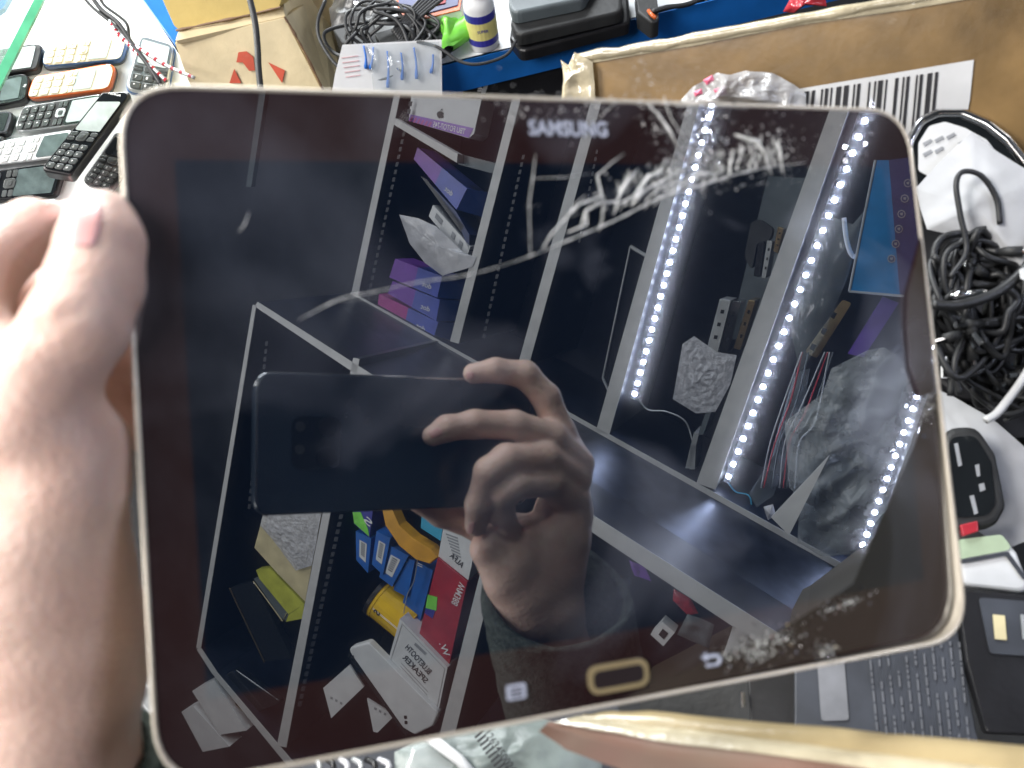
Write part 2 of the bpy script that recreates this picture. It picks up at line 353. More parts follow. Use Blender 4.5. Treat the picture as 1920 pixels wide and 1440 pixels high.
# cracks
def crack(pts, r, m='crack', name='crack', z=.0002, jit=0):
    q = []
    for x, y in pts:
        a = tlp(x + random.uniform(-jit, jit), y + random.uniform(-jit, jit), z); q.append(a)
    if len(q) > 2 and not jit: q = cat(q, 4)
    rs = [r * random.uniform(.35, 1.5) for _ in q]; rs[0] = rs[-1] = r * .3
    return MB().tube(q, rs, 5)
arc = [(560, 600), (640, 560), (700, 548), (780, 530), (880, 515), (960, 492), (1020, 470), (1080, 445), (1150, 415), (1230, 375), (1300, 352), (1370, 330), (1440, 314), (1510, 305)]
crack(arc[:7], .00014).build('crack', 'crack', tab, local=True, smooth=True)
crack(arc[6:], .00026).build('crack', 'crack', tab, local=True, smooth=True)
mains = [([(1020, 470), (1035, 435), (1060, 415), (1085, 380), (1125, 365), (1122, 330), (1150, 300), (1165, 292)], .0006),
 ([(1065, 435), (1095, 420), (1100, 395), (1130, 375), (1125, 410), (1118, 430)], .0008),
 ([(1092, 430), (1100, 400), (1128, 385), (1160, 380), (1172, 350), (1195, 320)], .0009),
 ([(1150, 402), (1165, 385), (1190, 372), (1212, 335), (1240, 322), (1250, 300)], .0009),
 ([(1185, 388), (1200, 365), (1215, 350), (1240, 345), (1262, 320), (1290, 312)], .0010),
 ([(1215, 378), (1240, 350), (1275, 340), (1300, 318), (1325, 312)], .0009),
 ([(1250, 362), (1275, 348), (1310, 330), (1345, 322), (1352, 305)], .0008),
 ([(1082, 400), (1060, 408), (1078, 385), (1100, 370)], .0005),
 ([(1360, 325), (1372, 300), (1380, 285)], .0007), ([(1400, 320), (1405, 298), (1420, 290), (1428, 310)], .0006),
 ([(1000, 290), (1000, 330), (988, 380), (990, 470), (995, 485)], .00026), ([(1000, 335), (1060, 332), (1110, 325)], .00014), ([(985, 390), (1015, 382)], .00016),
 ([(1210, 190), (1235, 215), (1255, 245), (1270, 280)], .0005), ([(1240, 180), (1262, 225), (1285, 265)], .0005), ([(1450, 330), (1440, 290), (1415, 262), (1380, 250)], .0010), ([(1470, 318), (1462, 280), (1450, 262)], .0011),
 ([(1125, 225), (1145, 200), (1165, 185)], .0005), ([(1265, 200), (1330, 190), (1400, 200)], .0004), ([(760, 210), (745, 240)], .0002), ([(470, 400), (455, 420), (445, 440)], .00018), ([(640, 560), (740, 552)], .00015)]
for pts, r in mains: crack(pts, r * .62, jit=5).build('crack', 'crack', tab, local=True, smooth=True)
for i in range(120):                                  # short splinter edges along the break
    t = random.random(); x = 1150 + 320 * t; y0 = 415 - 105 * t; y = y0 - random.uniform(2, 75) * (1 - .3 * t)
    if y < 283 and random.random() < .6: y = random.uniform(285, 330)
    a = random.uniform(.9, 2.0); ln = random.uniform(8, 30)
    crack([(x, y), (x + ln * .5 * math.cos(a) + 3, y - ln * .5 * math.sin(a)), (x + ln * math.cos(a), y - ln * math.sin(a))], random.uniform(.00012, .0004), jit=2).build('crack', 'crack', tab, local=True)
b = MB()                                             # glass dust: fine flakes along the break
def flakes(b, cx, cy, sx, sy, n, s0, s1, rot=0, tilt=.5, z=.0003):
    for i in range(n):
        u, v = random.gauss(0, .5), random.gauss(0, .5); x = cx + u * sx * math.cos(rot) - v * sy * math.sin(rot); y = cy + u * sx * math.sin(rot) + v * sy * math.cos(rot)
        c = tlp(x, y, z + .0002); s = random.uniform(s0, s1); a = random.uniform(0, 6.3); nq = random.choice((3, 3, 4)); tx, ty = random.gauss(0, tilt), random.gauss(0, tilt); q = []
        for k_ in range(nq):
            dx, dy = s * math.cos(a + k_ * 6.283 / nq) * random.uniform(.5, 1), s * math.sin(a + k_ * 6.283 / nq) * random.uniform(.3, 1); q.append(c + V3(dx, dy, dx * tx + dy * ty))
        b.add(q, [tuple(range(nq))])
for a in ((1255, 235, 60, 130, 300, .00012, .0006, -.5), (1445, 285, 70, 60, 260, .00012, .0005, .3), (1290, 330, 190, 45, 300, .00012, .0006, -.25), (1100, 205, 110, 40, 60, .0002, .0006, 0), (985, 205, 90, 50, 60, .0002, .0006, 0), (940, 185, 130, 12, 40, .0001, .0004, 0)): flakes(b, *a)
b.build('glass_dust', 'frost', tab, kind='stuff', local=True)
b = MB()
for a in ((1318, 215, 45, 30, 70, .0002, .0008, 0, .16), (1325, 265, 40, 65, 150, .0002, .0009, .2, .13), (1310, 300, 60, 25, 70, .0002, .0007, 0, .15), (1600, 285, 40, 60, 40, .0002, .0007, .3, .12), (1610, 240, 60, 60, 16, .0002, .0006, 0, .12),
          (1420, 1215, 75, 40, 110, .0002, .0008, -.3, .3), (1545, 1225, 30, 25, 50, .0002, .0007, 0, .3), (1580, 1135, 50, 14, 50, .0002, .0006, -.4, .3), (1500, 1170, 120, 12, 20, .0002, .0004, -.4, .3), (1735, 770, 25, 40, 60, .0002, .0006, .3, .3), (1650, 925, 30, 25, 40, .0002, .0005, 0, .2), (1700, 800, 30, 90, 50, .0002, .0005, .4, .2)): flakes(b, *a)
b.build('glass_chips', 'chip', tab, kind='stuff', local=True)
b = MB()
for a in ((1425, 1205, 70, 22, 170, .0001, .0005, -.25), (1410, 1228, 40, 16, 80, .0001, .0005, 0), (1548, 1222, 22, 22, 60, .0001, .0004, 0), (1585, 1132, 45, 9, 70, .0001, .0004, -.4), (1735, 765, 22, 34, 60, .0001, .0004, .3)): flakes(b, *a)
b.build('crushed_glass', mat('crushed_glass', (.8, .82, .78), .3, spec=1, var=.2), tab, kind='stuff', local=True)
# brand, buttons, icons
c = tl(1066, 243); textmesh('SAMSUNG', .0062, M['icon'], lp(c[0], c[1], .0002), V3(1, 0, 0), V3(0, 1, 0), tab, bold=.03, wfit=.0245, local=True)
c = tl(1160, 1268)
def pill(cx, cy, w_, h, z): return rect(w_, h, h * .42, z, cx, cy, 6)
o1, i1 = pill(c[0], c[1], .0182, .0078, .0004), pill(c[0], c[1], .0154, .0050, .0004); k = len(o1)
o0, i0 = [p - V3(0, 0, .0007) for p in o1], [p - V3(0, 0, .0007) for p in i1]
b = MB().add(o1 + i1 + o0 + i0, [(i, (i + 1) % k, k + (i + 1) % k, k + i) for i in range(k)] + [(i, 2 * k + i, 2 * k + (i + 1) % k, (i + 1) % k) for i in range(k)] + [(k + i, k + (i + 1) % k, 3 * k + (i + 1) % k, 3 * k + i) for i in range(k)])
hb = MB().prism(i1, V3(0, 0, -.0006), .0003).build('home_button', 'btn', tab, local=True)
b.build('button_ring', 'fgold', hb, local=True, smooth=False)
c = tl(968, 1297); b = MB()
b.prism(rect(.0054, .0040, .0006, .0002, c[0], c[1], 3), V3(0, 0, -.0003)); ic = b.build('menu_icon', 'icon', tab, local=True)
b = MB()
for i in range(3): b.prism(rect(.0034, .0004, .0001, .00035, c[0], c[1] + (i - 1) * .0010, 2), V3(0, 0, -.0002))
b.build('menu_lines', 'btn', ic, local=True)
c = tl(1335, 1238); b = MB().tube(cat([lp(c[0] - .002, c[1] + .0012, .0003), lp(c[0] + .0015, c[1] + .0012, .0003), lp(c[0] + .0024, c[1], .0003), lp(c[0] + .0015, c[1] - .0012, .0003), lp(c[0] - .002, c[1] - .0012, .0003)], 5), .0005, 6)
b.prism([lp(c[0] - .0035, c[1] + .0012, .0004), lp(c[0] - .0016, c[1] + .0026, .0004), lp(c[0] - .0016, c[1] - .0002, .0004)], V3(0, 0, -.0003)).build('back_icon', 'icon', tab, local=True)

# ================================================================== WHAT THE GLASS MIRRORS: the shop shelf behind the photographer
# (laid out behind the glass as it appears there, then reflected in the glass plane to where it stands)
VIRT = True
NC = V3(.3625, -.145, .80)
ND = nrm(NC[0] * RT - NC[1] * UP + NC[2] * FW)          # into the shelf
def shelfplane(k): return Plane(c2w(NC / (NC @ NC) * k), ND)
F1, F2 = shelfplane(1.0), shelfplane(.80)               # front of upper unit, front of lower unit
unit = thing('display_shelf', 'dark shop shelving with white edges and ledge, seen mirrored in the tablet', 'shelf', F1(1100, 700))
def beam(pl, p0, p1, w0, w1, depth, name='divider_board'):
    p0, p1 = V3(*p0), V3(*p1); t = nrm(p1 - p0); n = V3(-t[1], t[0])
    q = [p0 + n * w0 / 2, p1 + n * w1 / 2, p1 - n * w1 / 2, p0 - n * w0 / 2]
    front = [pl(*a) for a in q]
    bd = MB().prism([p + ND * .0015 for p in front], ND * depth).build(name, 'navy', unit)
    MB().prism(front, ND * .0013).build('edge_band', 'white', bd)
for a in (((760, 105), (665, 552), 11, 13), ((1000, 60), (852, 642), 15, 17), ((1165, 20), (982, 682), 19, 20), ((1338, 60), (1130, 812), 21, 26), ((1640, 20), (1324, 912), 33, 38), ((1900, 230), (1640, 1110), 34, 38)):
    beam(F1, *a, .24)
beam(F1, (655, 553), (1820, 1212), 14, 40, .24, 'shelf_board')
beam(F2, (480, 570), (1560, 1275), 10, 40, .26, 'shelf_board')
for a in (((477, 572), (372, 1216), 7, 9), ((668, 672), (528, 1400), 12, 18), ((962, 880), (828, 1420), 24, 28), ((1490, 1240), (1440, 1500), 38, 40)): beam(F2, *a, .26)
beam(F2, (372, 1216), (402, 1262), 8, 9, .26, 'shelf_board'); beam(F2, (402, 1262), (700, 1620), 8, 18, .26, 'shelf_board')
MB().prism(poly(F1, [(491, 140), (503, 140), (471, 350), (461, 350)]), ND * .01).build('rear_post', 'gpla', unit)  # rear upright; its dimness at the back is put into the grey
c4 = [F2(482, 574) + ND * .002, F2(1560, 1281) + ND * .002, F1(1820, 1206), F1(660, 552)]
lv = [(c4[0] * (1 - i / 24) + c4[1] * i / 24) * (1 - j / 8) + (c4[3] * (1 - i / 24) + c4[2] * i / 24) * j / 8 for j in range(9) for i in range(25)]
MB().add(lv, [(j * 25 + i, j * 25 + i + 1, j * 25 + i + 26, j * 25 + i + 25) for j in range(8) for i in range(24)]).build('ledge', 'ledge', unit, smooth=True)
back1 = [F1(x, y) + ND * .235 for x, y in ((790, -60), (668, 600), (1900, 1330), (2100, 0))]
MB().prism(back1, ND * .01).build('back_panel', 'navy', unit)
back2 = [F2(x, y) + ND * .255 for x, y in ((470, 560), (360, 1260), (700, 1720), (1800, 1720), (1700, 1300))]
MB().prism(back2, ND * .01).build('back_panel', 'navy', unit)
# slotted standards beside the uprights
for pl, p0, p1, wd in ((F1, (770, 190), (693, 545), 5), (F1, (982, 290), (905, 640), 5), (F1, (1120, 280), (1085, 460), 4), (F2, (500, 640), (466, 960), 5), (F2, (640, 965), (560, 1330), 7)):
    p0, p1 = V3(*p0), V3(*p1); b = MB(); nseg = int(np.linalg.norm(p1 - p0) / 14)
    for i in range(nseg):
        a = p0 + (p1 - p0) * i / nseg; c = p0 + (p1 - p0) * (i + .6) / nseg
        b.prism([pl(a[0] - wd / 2, a[1]), pl(a[0] + wd / 2, a[1]), pl(c[0] + wd / 2, c[1]), pl(c[0] - wd / 2, c[1])], ND * .002)
    b.build('slotted_standard', 'stdd', unit)
# thin glass holder frame in one bay
for a, c, r in (((1165, 462), (1112, 718), .0016), ((1112, 718), (1136, 772), .0022), ((1165, 462), (1208, 488), .003)):
    MB().tube([F1(*a) + ND * .05, F1(*c) + ND * .05], r, 6).build('wire_bracket', 'silver', unit)
wl = MB().prism([F1(x, y) + ND * .42 for x, y in ((-900, -900), (-900, 2400), (3200, 2400), (3200, -900))], ND * .05).build('shop_wall', 'wall', kind='structure')
# LED strips
def ledstrip(p0, p1, n, pl, lab):
    t = thing('led_strip', lab, 'light strip', pl(*p0), 'led strips lighting the mirrored shelf')
    a, c = pl(*p0), pl(*p1); d = nrm(c - a); s = np.cross(d, ND); s = nrm(s)
    MB().prism([a - s * .005, c - s * .005, c + s * .005, a + s * .005], ND * .002).build('tape', 'pcb', t)
    for i in range(n):
        f = (i + .5) / n; q = a + (c - a) * f - ND * .0012; h = .0028
        MB().prism([q + d * (h * 1.15 * math.cos(a_ * .7854)) + s * (h * 1.15 * math.sin(a_ * .7854)) for a_ in range(8)], ND * .0012).build('led', 'led', t)
IN1 = shelfplane(1.03)
ledstrip((1345, 160), (1188, 748), 27, IN1, 'left white led strip ending above the ledge, mirrored in the screen')
ledstrip((1640, 180), (1362, 905), 27, IN1, 'longest white led strip, middle one of three mirrored in the glass')
ledstrip((1758, 640), (1600, 1072), 20, IN1, 'right hand white led strip behind the crumpled plastic bag')

def vbox(name, label, category, pl, front, th, m, group=None, sidevec=None):
    """box seen in the glass: its front outline and its depth into the shelf"""
    t = thing(name, label, category, pl(*front[-1]), group)
    o = MB().prism(poly(pl, front), (ND if sidevec is None else nrm(sidevec)) * th).build('carton', m, t)
    return t
A_ = F1.off(-.01)                                         # a centimetre inside the shelf front
# --- upper unit, first bay
t = vbox('white_box', 'white electronics box with fruit logo and purple striped band, mirrored near the top edge', 'box', A_, [(772, 172), (903, 186), (889, 250), (879, 259), (766, 226)], .05, 'paper')
decal('striped_band', A_, [(770, 214), (888, 240), (879, 258), (766, 226)], 'purple', t, .0006)
for i in range(6): decal('stripe', A_, [(772 + 7 * i, 218 + 2 * i), (775 + 7 * i, 219 + 2 * i), (770 + 7 * i, 228 + 2 * i), (767 + 7 * i, 227 + 2 * i)], 'magenta', t, .001)
ap = [(825, 208), (829, 209), (832, 212), (830, 215), (832, 218), (829, 221), (826, 220), (823, 221), (820, 218), (819, 213), (821, 209)]
decal('fruit_logo', A_, ap, 'ink', t, .001); decal('logo_leaf', A_, [(825, 207), (829, 203), (830, 206)], 'ink', t, .001)
textpx('TBU FOTO7-745', A_, (872, 247), (812, 233), 10, M['wink'], t, flip=True, lift=.0012)
t = vbox('shelf_plank', 'short white plank sticking out of the first mirrored bay', 'plank', F1.off(.01), [(738, 220), (858, 288), (857, 305), (738, 233)], .02, 'white')
t = vbox('shelf_plank', 'dim far end of the white plank, shade put into its grey', 'plank', A_, [(860, 288), (930, 306), (928, 326), (859, 308)], .06, 'gpla')  # same plank going dim; the shade is put into its grey
def vpurple(front, side, lab, txt=None, m1='purple', grp='purple and blue gadget boxes on the mirrored shelf'):
    t = thing('gadget_box', lab, 'box', A_(*front[-1]), grp)
    fr = [A_(*p) for p in front]; k = len(fr); kmid = [(fr[0] + fr[1]) / 2, (fr[2] + fr[3]) / 2]
    MB().prism([fr[0], kmid[0], kmid[1], fr[3]], ND * .06).build('front_half', m1, t)
    MB().prism([kmid[0] - ND * .0001, fr[1] - ND * .0001, fr[2] - ND * .0001, kmid[1] - ND * .0001], ND * .06).build('front_half', 'pblue', t)
    sd = [A_(*front[1]), A_(*side[0]) + ND * .03, A_(*side[1]) + ND * .03, A_(*front[2])]
    MB().prism([p + ND * .0006 for p in sd], ND * .03).build('side_panel', 'dpur', t)
    if txt:
        a = V3(*front[1]) * .25 + V3(*front[2]) * .55 + V3(*front[3]) * .1 + V3(*front[0]) * .1
        d = nrm(V3(*front[1]) - V3(*front[0]))
        textpx(txt, A_, tuple(a + d * 4), tuple(a - d * 14), 10, M['wink'], t, flip=True, lift=.001)
    return t
vpurple([(783, 276), (876, 353), (856, 393), (776, 298)], [(920, 362), (912, 412)], 'purple to blue box leaning at a steep angle below the white plank', 'dot')
vpurple([(741, 485), (829, 518), (820, 558), (730, 520)], [(876, 524), (868, 566)], 'topmost purple and blue box of the mirrored stack of three', 'dot')
vpurple([(736, 527), (825, 562), (818, 602), (727, 550)], [(872, 566), (862, 606)], 'middle purple and blue box of the mirrored stack of three', 'dot')
vpurple([(711, 551), (822, 604), (811, 640), (707, 581)], [(862, 610), (850, 650)], 'lowest magenta box of the mirrored stack of three', 'dot', 'magenta')
t = thing('slim_case', 'thin black slab leaning under the tilted purple box', 'case', A_(868, 433)); MB().prism(poly(A_, [(789, 330), (800, 336), (870, 424), (864, 434)]), ND * .07).build('shell', 'black', t)
MB().prism(poly(A_, [(812, 350), (855, 396), (880, 440), (880, 470), (860, 420)]), ND * .06).build('inner_shell', 'dpur', t)
t = thing('long_white_box', 'long narrow white box leaning between black slab and clear bag', 'box', A_(871, 489)); MB().prism(poly(A_, [(812, 384), (882, 462), (873, 490), (804, 405)]), ND * .03).build('carton', 'wcard', t)
for i, f in enumerate((.12, .55, .75)):
    a, c = V3(812, 384) * (1 - f) + V3(882, 462) * f, V3(804, 405) * (1 - f) + V3(873, 490) * f; d = V3(12, 14) * (.5 if i else 1)
    decal('small_print', A_, [tuple(a * .75 + c * .25), tuple(a * .75 + c * .25 + d), tuple(a * .35 + c * .65 + d), tuple(a * .35 + c * .65)], 'gink', t, .001)
b = gridsheet(A_.off(.012), [(749, 402), (785, 409), (818, 424), (870, 474), (893, 482), (886, 500), (830, 517), (796, 492), (768, 455)], .006, 25, 10, 3)
b.build('plastic_bag', 'bag2', label='folded milky plastic bag lying open below the long white box', cat='bag', smooth=True)
# --- bays with led light
for i, (q, m, lab) in enumerate((([(1350, 560), (1371, 563), (1346, 662), (1325, 656)], 'silver', 'first silver edged phone standing in the mirrored bay'), ([(1373, 562), (1390, 566), (1365, 664), (1349, 661)], 'chrome', 'second silver edged phone standing in the mirrored bay'), ([(1404, 562), (1417, 564), (1388, 657), (1376, 653)], 'gold', 'gold edged phone beside two silver ones in the mirrored bay'),
      ([(1423, 452), (1434, 454), (1425, 520), (1413, 517)], 'black', 'slim black phone on edge under the speaker clip'), ([(1439, 450), (1449, 452), (1436, 522), (1428, 520)], 'silver', 'slim grey phone on edge beside the slim black one'), ([(1459, 424), (1470, 428), (1458, 476), (1450, 470)], 'gold', 'pale phone edge close to the white divider'))):
    t = thing('standing_phone', lab, 'phone', A_(*q[2]), 'phones standing on edge on the mirrored shelf')
    MB().prism(poly(A_, q, .0015), ND * .06, .001).build('shell', m, t)
    a, c, d_ = V3(*q[0]), V3(*q[1]), V3(*q[3]) - V3(*q[0])
    for f in (.2, .45, .7): decal('side_key', A_, [tuple(a + d_ * f + (c - a) * .35), tuple(a + d_ * f + (c - a) * .65), tuple(a + d_ * (f + .07) + (c - a) * .65), tuple(a + d_ * (f + .07) + (c - a) * .35)], 'black', t, .0008)
slab('speaker_clip', A_, [(1408, 418), (1424, 410), (1450, 428), (1444, 450), (1420, 455), (1410, 510), (1396, 480)], .03, 'matt', r=.008, dirn=ND, label='rounded black gadget behind the slim standing phones', cat='gadget')
slab('grey_sheet', F1.off(-.12), [(1440, 330), (1540, 335), (1440, 660), (1395, 640), (1385, 560)], .003, 'gpla', dirn=ND, label='grey backing sheet lit by the led strips', cat='sheet')
gridsheet(A_, [(1280, 645), (1302, 630), (1345, 660), (1382, 666), (1370, 720), (1342, 772), (1305, 775), (1262, 748)], .0035, 130, 40, 5).build('bubble_wrap_pouch', mat('bubble_film', (.60, .61, .66), .3, spec=.8, var=.2, nscale=140, bump=1, bscale=260, trans=.25), label='square bubble wrap pouch below the standing phones', cat='pouch', smooth=True)
for i, (a, c) in enumerate((((1330, 770), (1314, 815)), ((1306, 812), (1290, 878)), ((1300, 835), (1298, 880)))):
    MB().prism(poly(A_, [(a[0] - 5, a[1]), (a[0] + 5, a[1]), (c[0] + 5, c[1]), (c[0] - 5, c[1])]), ND * .05).build('small_gadget', 'silver' if i else 'gpla', label=['small grey gadget under the bubble wrap pouch', 'small silver gadget leaning low beside the divider', 'thin silver strip low in the led lit bay'][i], cat='gadget')
MB().tube(cat([IN1(1195, 745), IN1(1215, 768), IN1(1250, 772), IN1(1285, 790), IN1(1300, 830)]), .0013, 6).build('thin_wire', 'silver', label='thin pale wire from the end of the left led strip', cat='wire', smooth=True)
MB().tube(cat([IN1(1366, 905), IN1(1380, 922), IN1(1405, 930), IN1(1410, 960)]), .0012, 6).build('thin_wire', 'cyan', label='thin bluish wire from the end of the longest led strip', cat='wire', smooth=True)
# blue box with icons
t = thing('blue_box', 'tall blue box with a row of round icons, mirrored at the right', 'box', F1(1594, 546))
Fb = F1.off(.015)
MB().prism(poly(Fb, [(1640, 300), (1667, 300), (1688, 552), (1595, 545)]), ND * .05).build('front_panel', 'azure', t)
MB().prism([p + ND * .0003 for p in poly(Fb, [(1667, 300), (1735, 290), (1745, 450), (1722, 540), (1697, 556), (1688, 552)])], ND * .05).build('side_panel', 'indigo', t)
for a, c in (((1642, 300), (1593, 546)), ((1593, 546), (1697, 555))):
    MB().tube([Fb(*a), Fb(*c)], .0016, 6).build('edge_trim', 'silver', t)
for x, y in ((1703, 343), (1697, 372), (1691, 401), (1686, 429), (1680, 457), (1672, 485)):
    q = [(x + 8 * math.cos(a * .7854), y + 8 * math.sin(a * .7854)) for a in range(8)]; q2 = [(x + 6 * math.cos(a * .7854), y + 6 * math.sin(a * .7854)) for a in range(8)]
    ic = decal('round_icon', Fb, q, 'gink', t, .0006); decal('icon_face', Fb, q2, 'indigo', ic, .0010); decal('icon_mark', Fb, [(x - 3, y - 2), (x + 3, y - 3), (x + 2, y + 3), (x - 2, y + 2)], 'gink', ic, .0014)
slab('violet_strip', A_, [(1656, 556), (1686, 568), (1620, 670), (1590, 663)], .004, 'pvio', dirn=ND, label='violet plastic strip leaning under the tall blue box', cat='strip')
t = thing('phone_housing', 'gold phone housing frame leaning beside the middle led strip', 'phone frame', A_(1510, 665))
MB().prism(poly(A_, [(1580, 562), (1598, 568), (1532, 672), (1509, 660)], .004), ND * .006).build('frame', 'gold', t)
for x, y in ((1566, 590), (1548, 620), (1528, 650)): decal('opening', A_, [(x - 5, y - 6), (x + 4, y - 3), (x - 2, y + 8), (x - 9, y + 4)], 'black', t, .0008)
gridsheet(F1.off(.03), [(1626, 657), (1660, 650), (1690, 672), (1735, 722), (1738, 795), (1712, 860), (1672, 940), (1598, 1040), (1540, 1040), (1496, 1015), (1500, 930), (1480, 914), (1472, 791), (1510, 762), (1543, 736), (1560, 690)], .014, 34, 60, 9, fold=1.9).build('crumpled_bag', mat('crumpled_clear_film', (.50, .55, .58), .2, spec=1, var=.25, bump=1, bscale=160, trans=.55), label='large crumpled clear plastic bag in front of the right led strip', cat='bag', smooth=True)
gridsheet(F1.off(.01), [(1540, 400), (1600, 420), (1625, 390), (1590, 520), (1540, 640), (1500, 700), (1480, 600), (1500, 520)], .012, 30, 16, 21).build('clear_bag', 'bagd', label='thin clear bag hanging over the middle led strip', cat='bag', smooth=True)
gridsheet(F1.off(-.03), [(1440, 870), (1490, 700), (1520, 690), (1500, 800), (1450, 930), (1420, 950), (1405, 925)], .012, 30, 10, 31).build('clear_bag', 'bagd', label='narrow clear sleeve of cables at the foot of the middle led strip', cat='bag', smooth=True)
slab('paper_wedge', F1.off(.065), [(1556, 853), (1480, 1004), (1446, 970)], .002, 'paper', dirn=ND, label='pointed white paper wedge under the crumpled bag', cat='paper')
gridsheet(F1.off(.01), [(1432, 950), (1450, 945), (1456, 968), (1440, 975)], .006, 60, 6, 2).build('plastic_scrap', 'bag2', label='tiny white plastic scrap beside the paper wedge', cat='scrap', smooth=True)
for i in range(7):
    x = 1500 + 9 * i; MB().tube(cat([A_(x + random.uniform(-5, 20), 660), A_(x - 25, 740 + 8 * i), A_(x - 55, 830), A_(x - 70 + random.uniform(-8, 8), 915)]), .0011, 5).build('thin_cable', ['silver', 'redg', 'gpla'][i % 3], label='thin cable hanging in the bay left of the crumpled bag', cat='cable', group='thin cables in the right mirrored bay', smooth=True)
MB().tube(cat([A_(1583, 408), A_(1588, 450), A_(1598, 478), A_(1612, 482)]), .003, 8).build('white_cable', 'wcard', label='short thick white cable loop left of the tall blue box', cat='cable', smooth=True)
# added brown panel, placed only to tone what the tilted corner shard reflects
t = thing('shard_reflection_panel', 'added dull brown panel beyond the shelf end, reflected by the corner shard', 'box', F2(1900, 1000)); MB().prism([shelfplane(.74)(x, y) for x, y in ((1800, 640), (1775, 800), (1650, 1128), (1500, 1235), (1390, 1285), (1150, 1400), (1150, 1900), (2500, 1900), (2500, 400), (1830, 400))], ND * .2).build('carton', mat('brown_reflection_panel', (.115, .10, .072), .8, nscale=6), t)

# --- lower unit
B_ = F2.off(-.012)
t = thing('folder', 'beige paper folder with bubble wrap in the lowest left bay', 'folder', B_(570, 1125)); MB().prism(poly(B_, [(496, 955), (604, 957), (572, 1128), (520, 1075), (477, 1027)]), ND * .02).build('paper_cover', 'beige', t)
gridsheet(B_.off(.006), [(496, 955), (604, 957), (585, 1060), (555, 1070), (510, 1010), (488, 985)], .003, 130, 30, 41).build('bubble_wrap', 'bubble_film', t, smooth=True)
t = thing('lime_box', 'open lime green phone sleeve box below the beige folder', 'box', B_(565, 1160)); MB().prism(poly(B_, [(480, 1069), (506, 1066), (570, 1133), (541, 1152), (486, 1085)]), ND * .015).build('lid', 'yg', t)
MB().prism(poly(B_, [(570, 1133), (568, 1160), (536, 1166), (541, 1153)]), ND * .03).build('end_flap', 'yg', t)
MB().prism([p + ND * .001 for p in poly(B_, [(475, 1086), (486, 1086), (540, 1152), (535, 1165), (525, 1158)])], ND * .02).build('inside', 'gpla', t)
MB().tube([B_(475, 1090), B_(530, 1165), B_(537, 1150)], .0008, 5).build('edge', 'beige', t)
for q, lab, e in (([(430, 1102), (475, 1090), (548, 1235), (496, 1242)], 'black tablet with gold edge under the lime green box', 'gold'), ([(398, 1280), (440, 1255), (528, 1318), (466, 1342)], 'dark tablet with copper corner at the bottom of the left bay', 'gold')):
    t = thing('leaning_tablet', lab, 'tablet', B_(*q[3])); MB().prism(poly(B_, q, .006), ND * .012, .002).build('shell', 'glossb', t)
    MB().tube([B_.off(.001)(*q[0]), B_.off(.001)(*q[3])], .0014, 6).build('edge_strip', e, t)
for q, lab in (([(360, 1296), (400, 1275), (462, 1370), (412, 1378)], 'white card box low at the left below the shelf corner'), ([(340, 1335), (362, 1325), (430, 1400), (380, 1410)], 'second white card lying lower left of the white box')):
    t = thing('card_box', lab, 'box', F2(*q[3])); MB().prism(poly(F2, q), ND * .03).build('carton', 'wcard', t)
t = thing('small_box', 'small green and blue box tied with thread, left of the orange ring', 'box', B_(692, 1010)); MB().prism(poly(B_, [(661, 950), (700, 950), (693, 1008), (664, 982)]), ND * .04).build('carton', 'labelb', t)
decal('green_patch', B_, [(661, 960), (676, 960), (690, 992), (692, 1006), (664, 981)], 'green', t, .0006)
textpx('S', B_, (696, 985), (684, 972), 14, M['wink'], t, flip=True, lift=.001)
for i, (q, lab) in enumerate(zip(([(667, 996), (696, 1010), (690, 1075), (668, 1050)], [(706, 996), (732, 1009), (718, 1078), (697, 1058)], [(728, 1022), (766, 1042), (735, 1100), (711, 1082)], [(747, 1040), (778, 1052), (764, 1120), (738, 1106)], [(776, 1050), (812, 1070), (786, 1172), (752, 1142)]),
     ('blue box with barcode, leftmost of the blue boxes', 'second blue box with barcode beside the orange ring', 'blue box with barcode in the middle of the blue boxes', 'plain blue box behind the tied one', 'large blue box tied with thread beside the red box'))):
    t = thing('blue_carton', lab, 'box', B_(*q[2]), 'blue boxes on the lower mirrored shelf'); B2_ = B_.off(-.004 * i)
    MB().prism(poly(B2_, q), ND * (.05 - .003 * i)).build('carton', 'blueb', t)
    a, c, d_, e = [V3(*p) for p in q]
    if i < 3:
        f = lambda u, v: tuple((a * (1 - u) + c * u) * (1 - v) + (e * (1 - u) + d_ * u) * v)
        lb = decal('label', B2_, [f(.25, .22), f(.75, .22), f(.75, .78), f(.25, .78)], 'paper', t, .0006)
        for k_ in range(7): decal('bar', B2_, [f(.36, .27 + .06 * k_), f(.64, .27 + .06 * k_), f(.64, .295 + .06 * k_), f(.36, .295 + .06 * k_)], 'ink', lb, .001)
    else:
        for k_ in range(2): decal('white_line', B2_, [tuple(a + V3(3, 3 + 4 * k_)), tuple(a + V3(16, 9 + 4 * k_)), tuple(a + V3(16, 10.5 + 4 * k_)), tuple(a + V3(3, 4.5 + 4 * k_))], 'wink', t, .0008)
    if i == 4: MB().tube(cat([B_(783, 1050), B_(776, 1090), B_(764, 1115), B_(757, 1150)]), .0008, 5).build('thread', 'silver', t)
MB().prism([B_.off(.004)(*p) for p in [(716, 955), (735, 955), (748, 985), (775, 1010), (808, 1030), (820, 1046), (806, 1058), (780, 1050), (748, 1024), (722, 985)]], ND * .02, .002).build('orange_ring', mat('amber_plastic', (.72, .36, .03), .35), label='curved orange plastic band above the blue boxes', cat='band')
slab('cyan_box', B_, [(792, 945), (838, 945), (826, 1014), (789, 990)], .04, 'cyan', dirn=ND, label='light blue box between orange band and white box', cat='box')
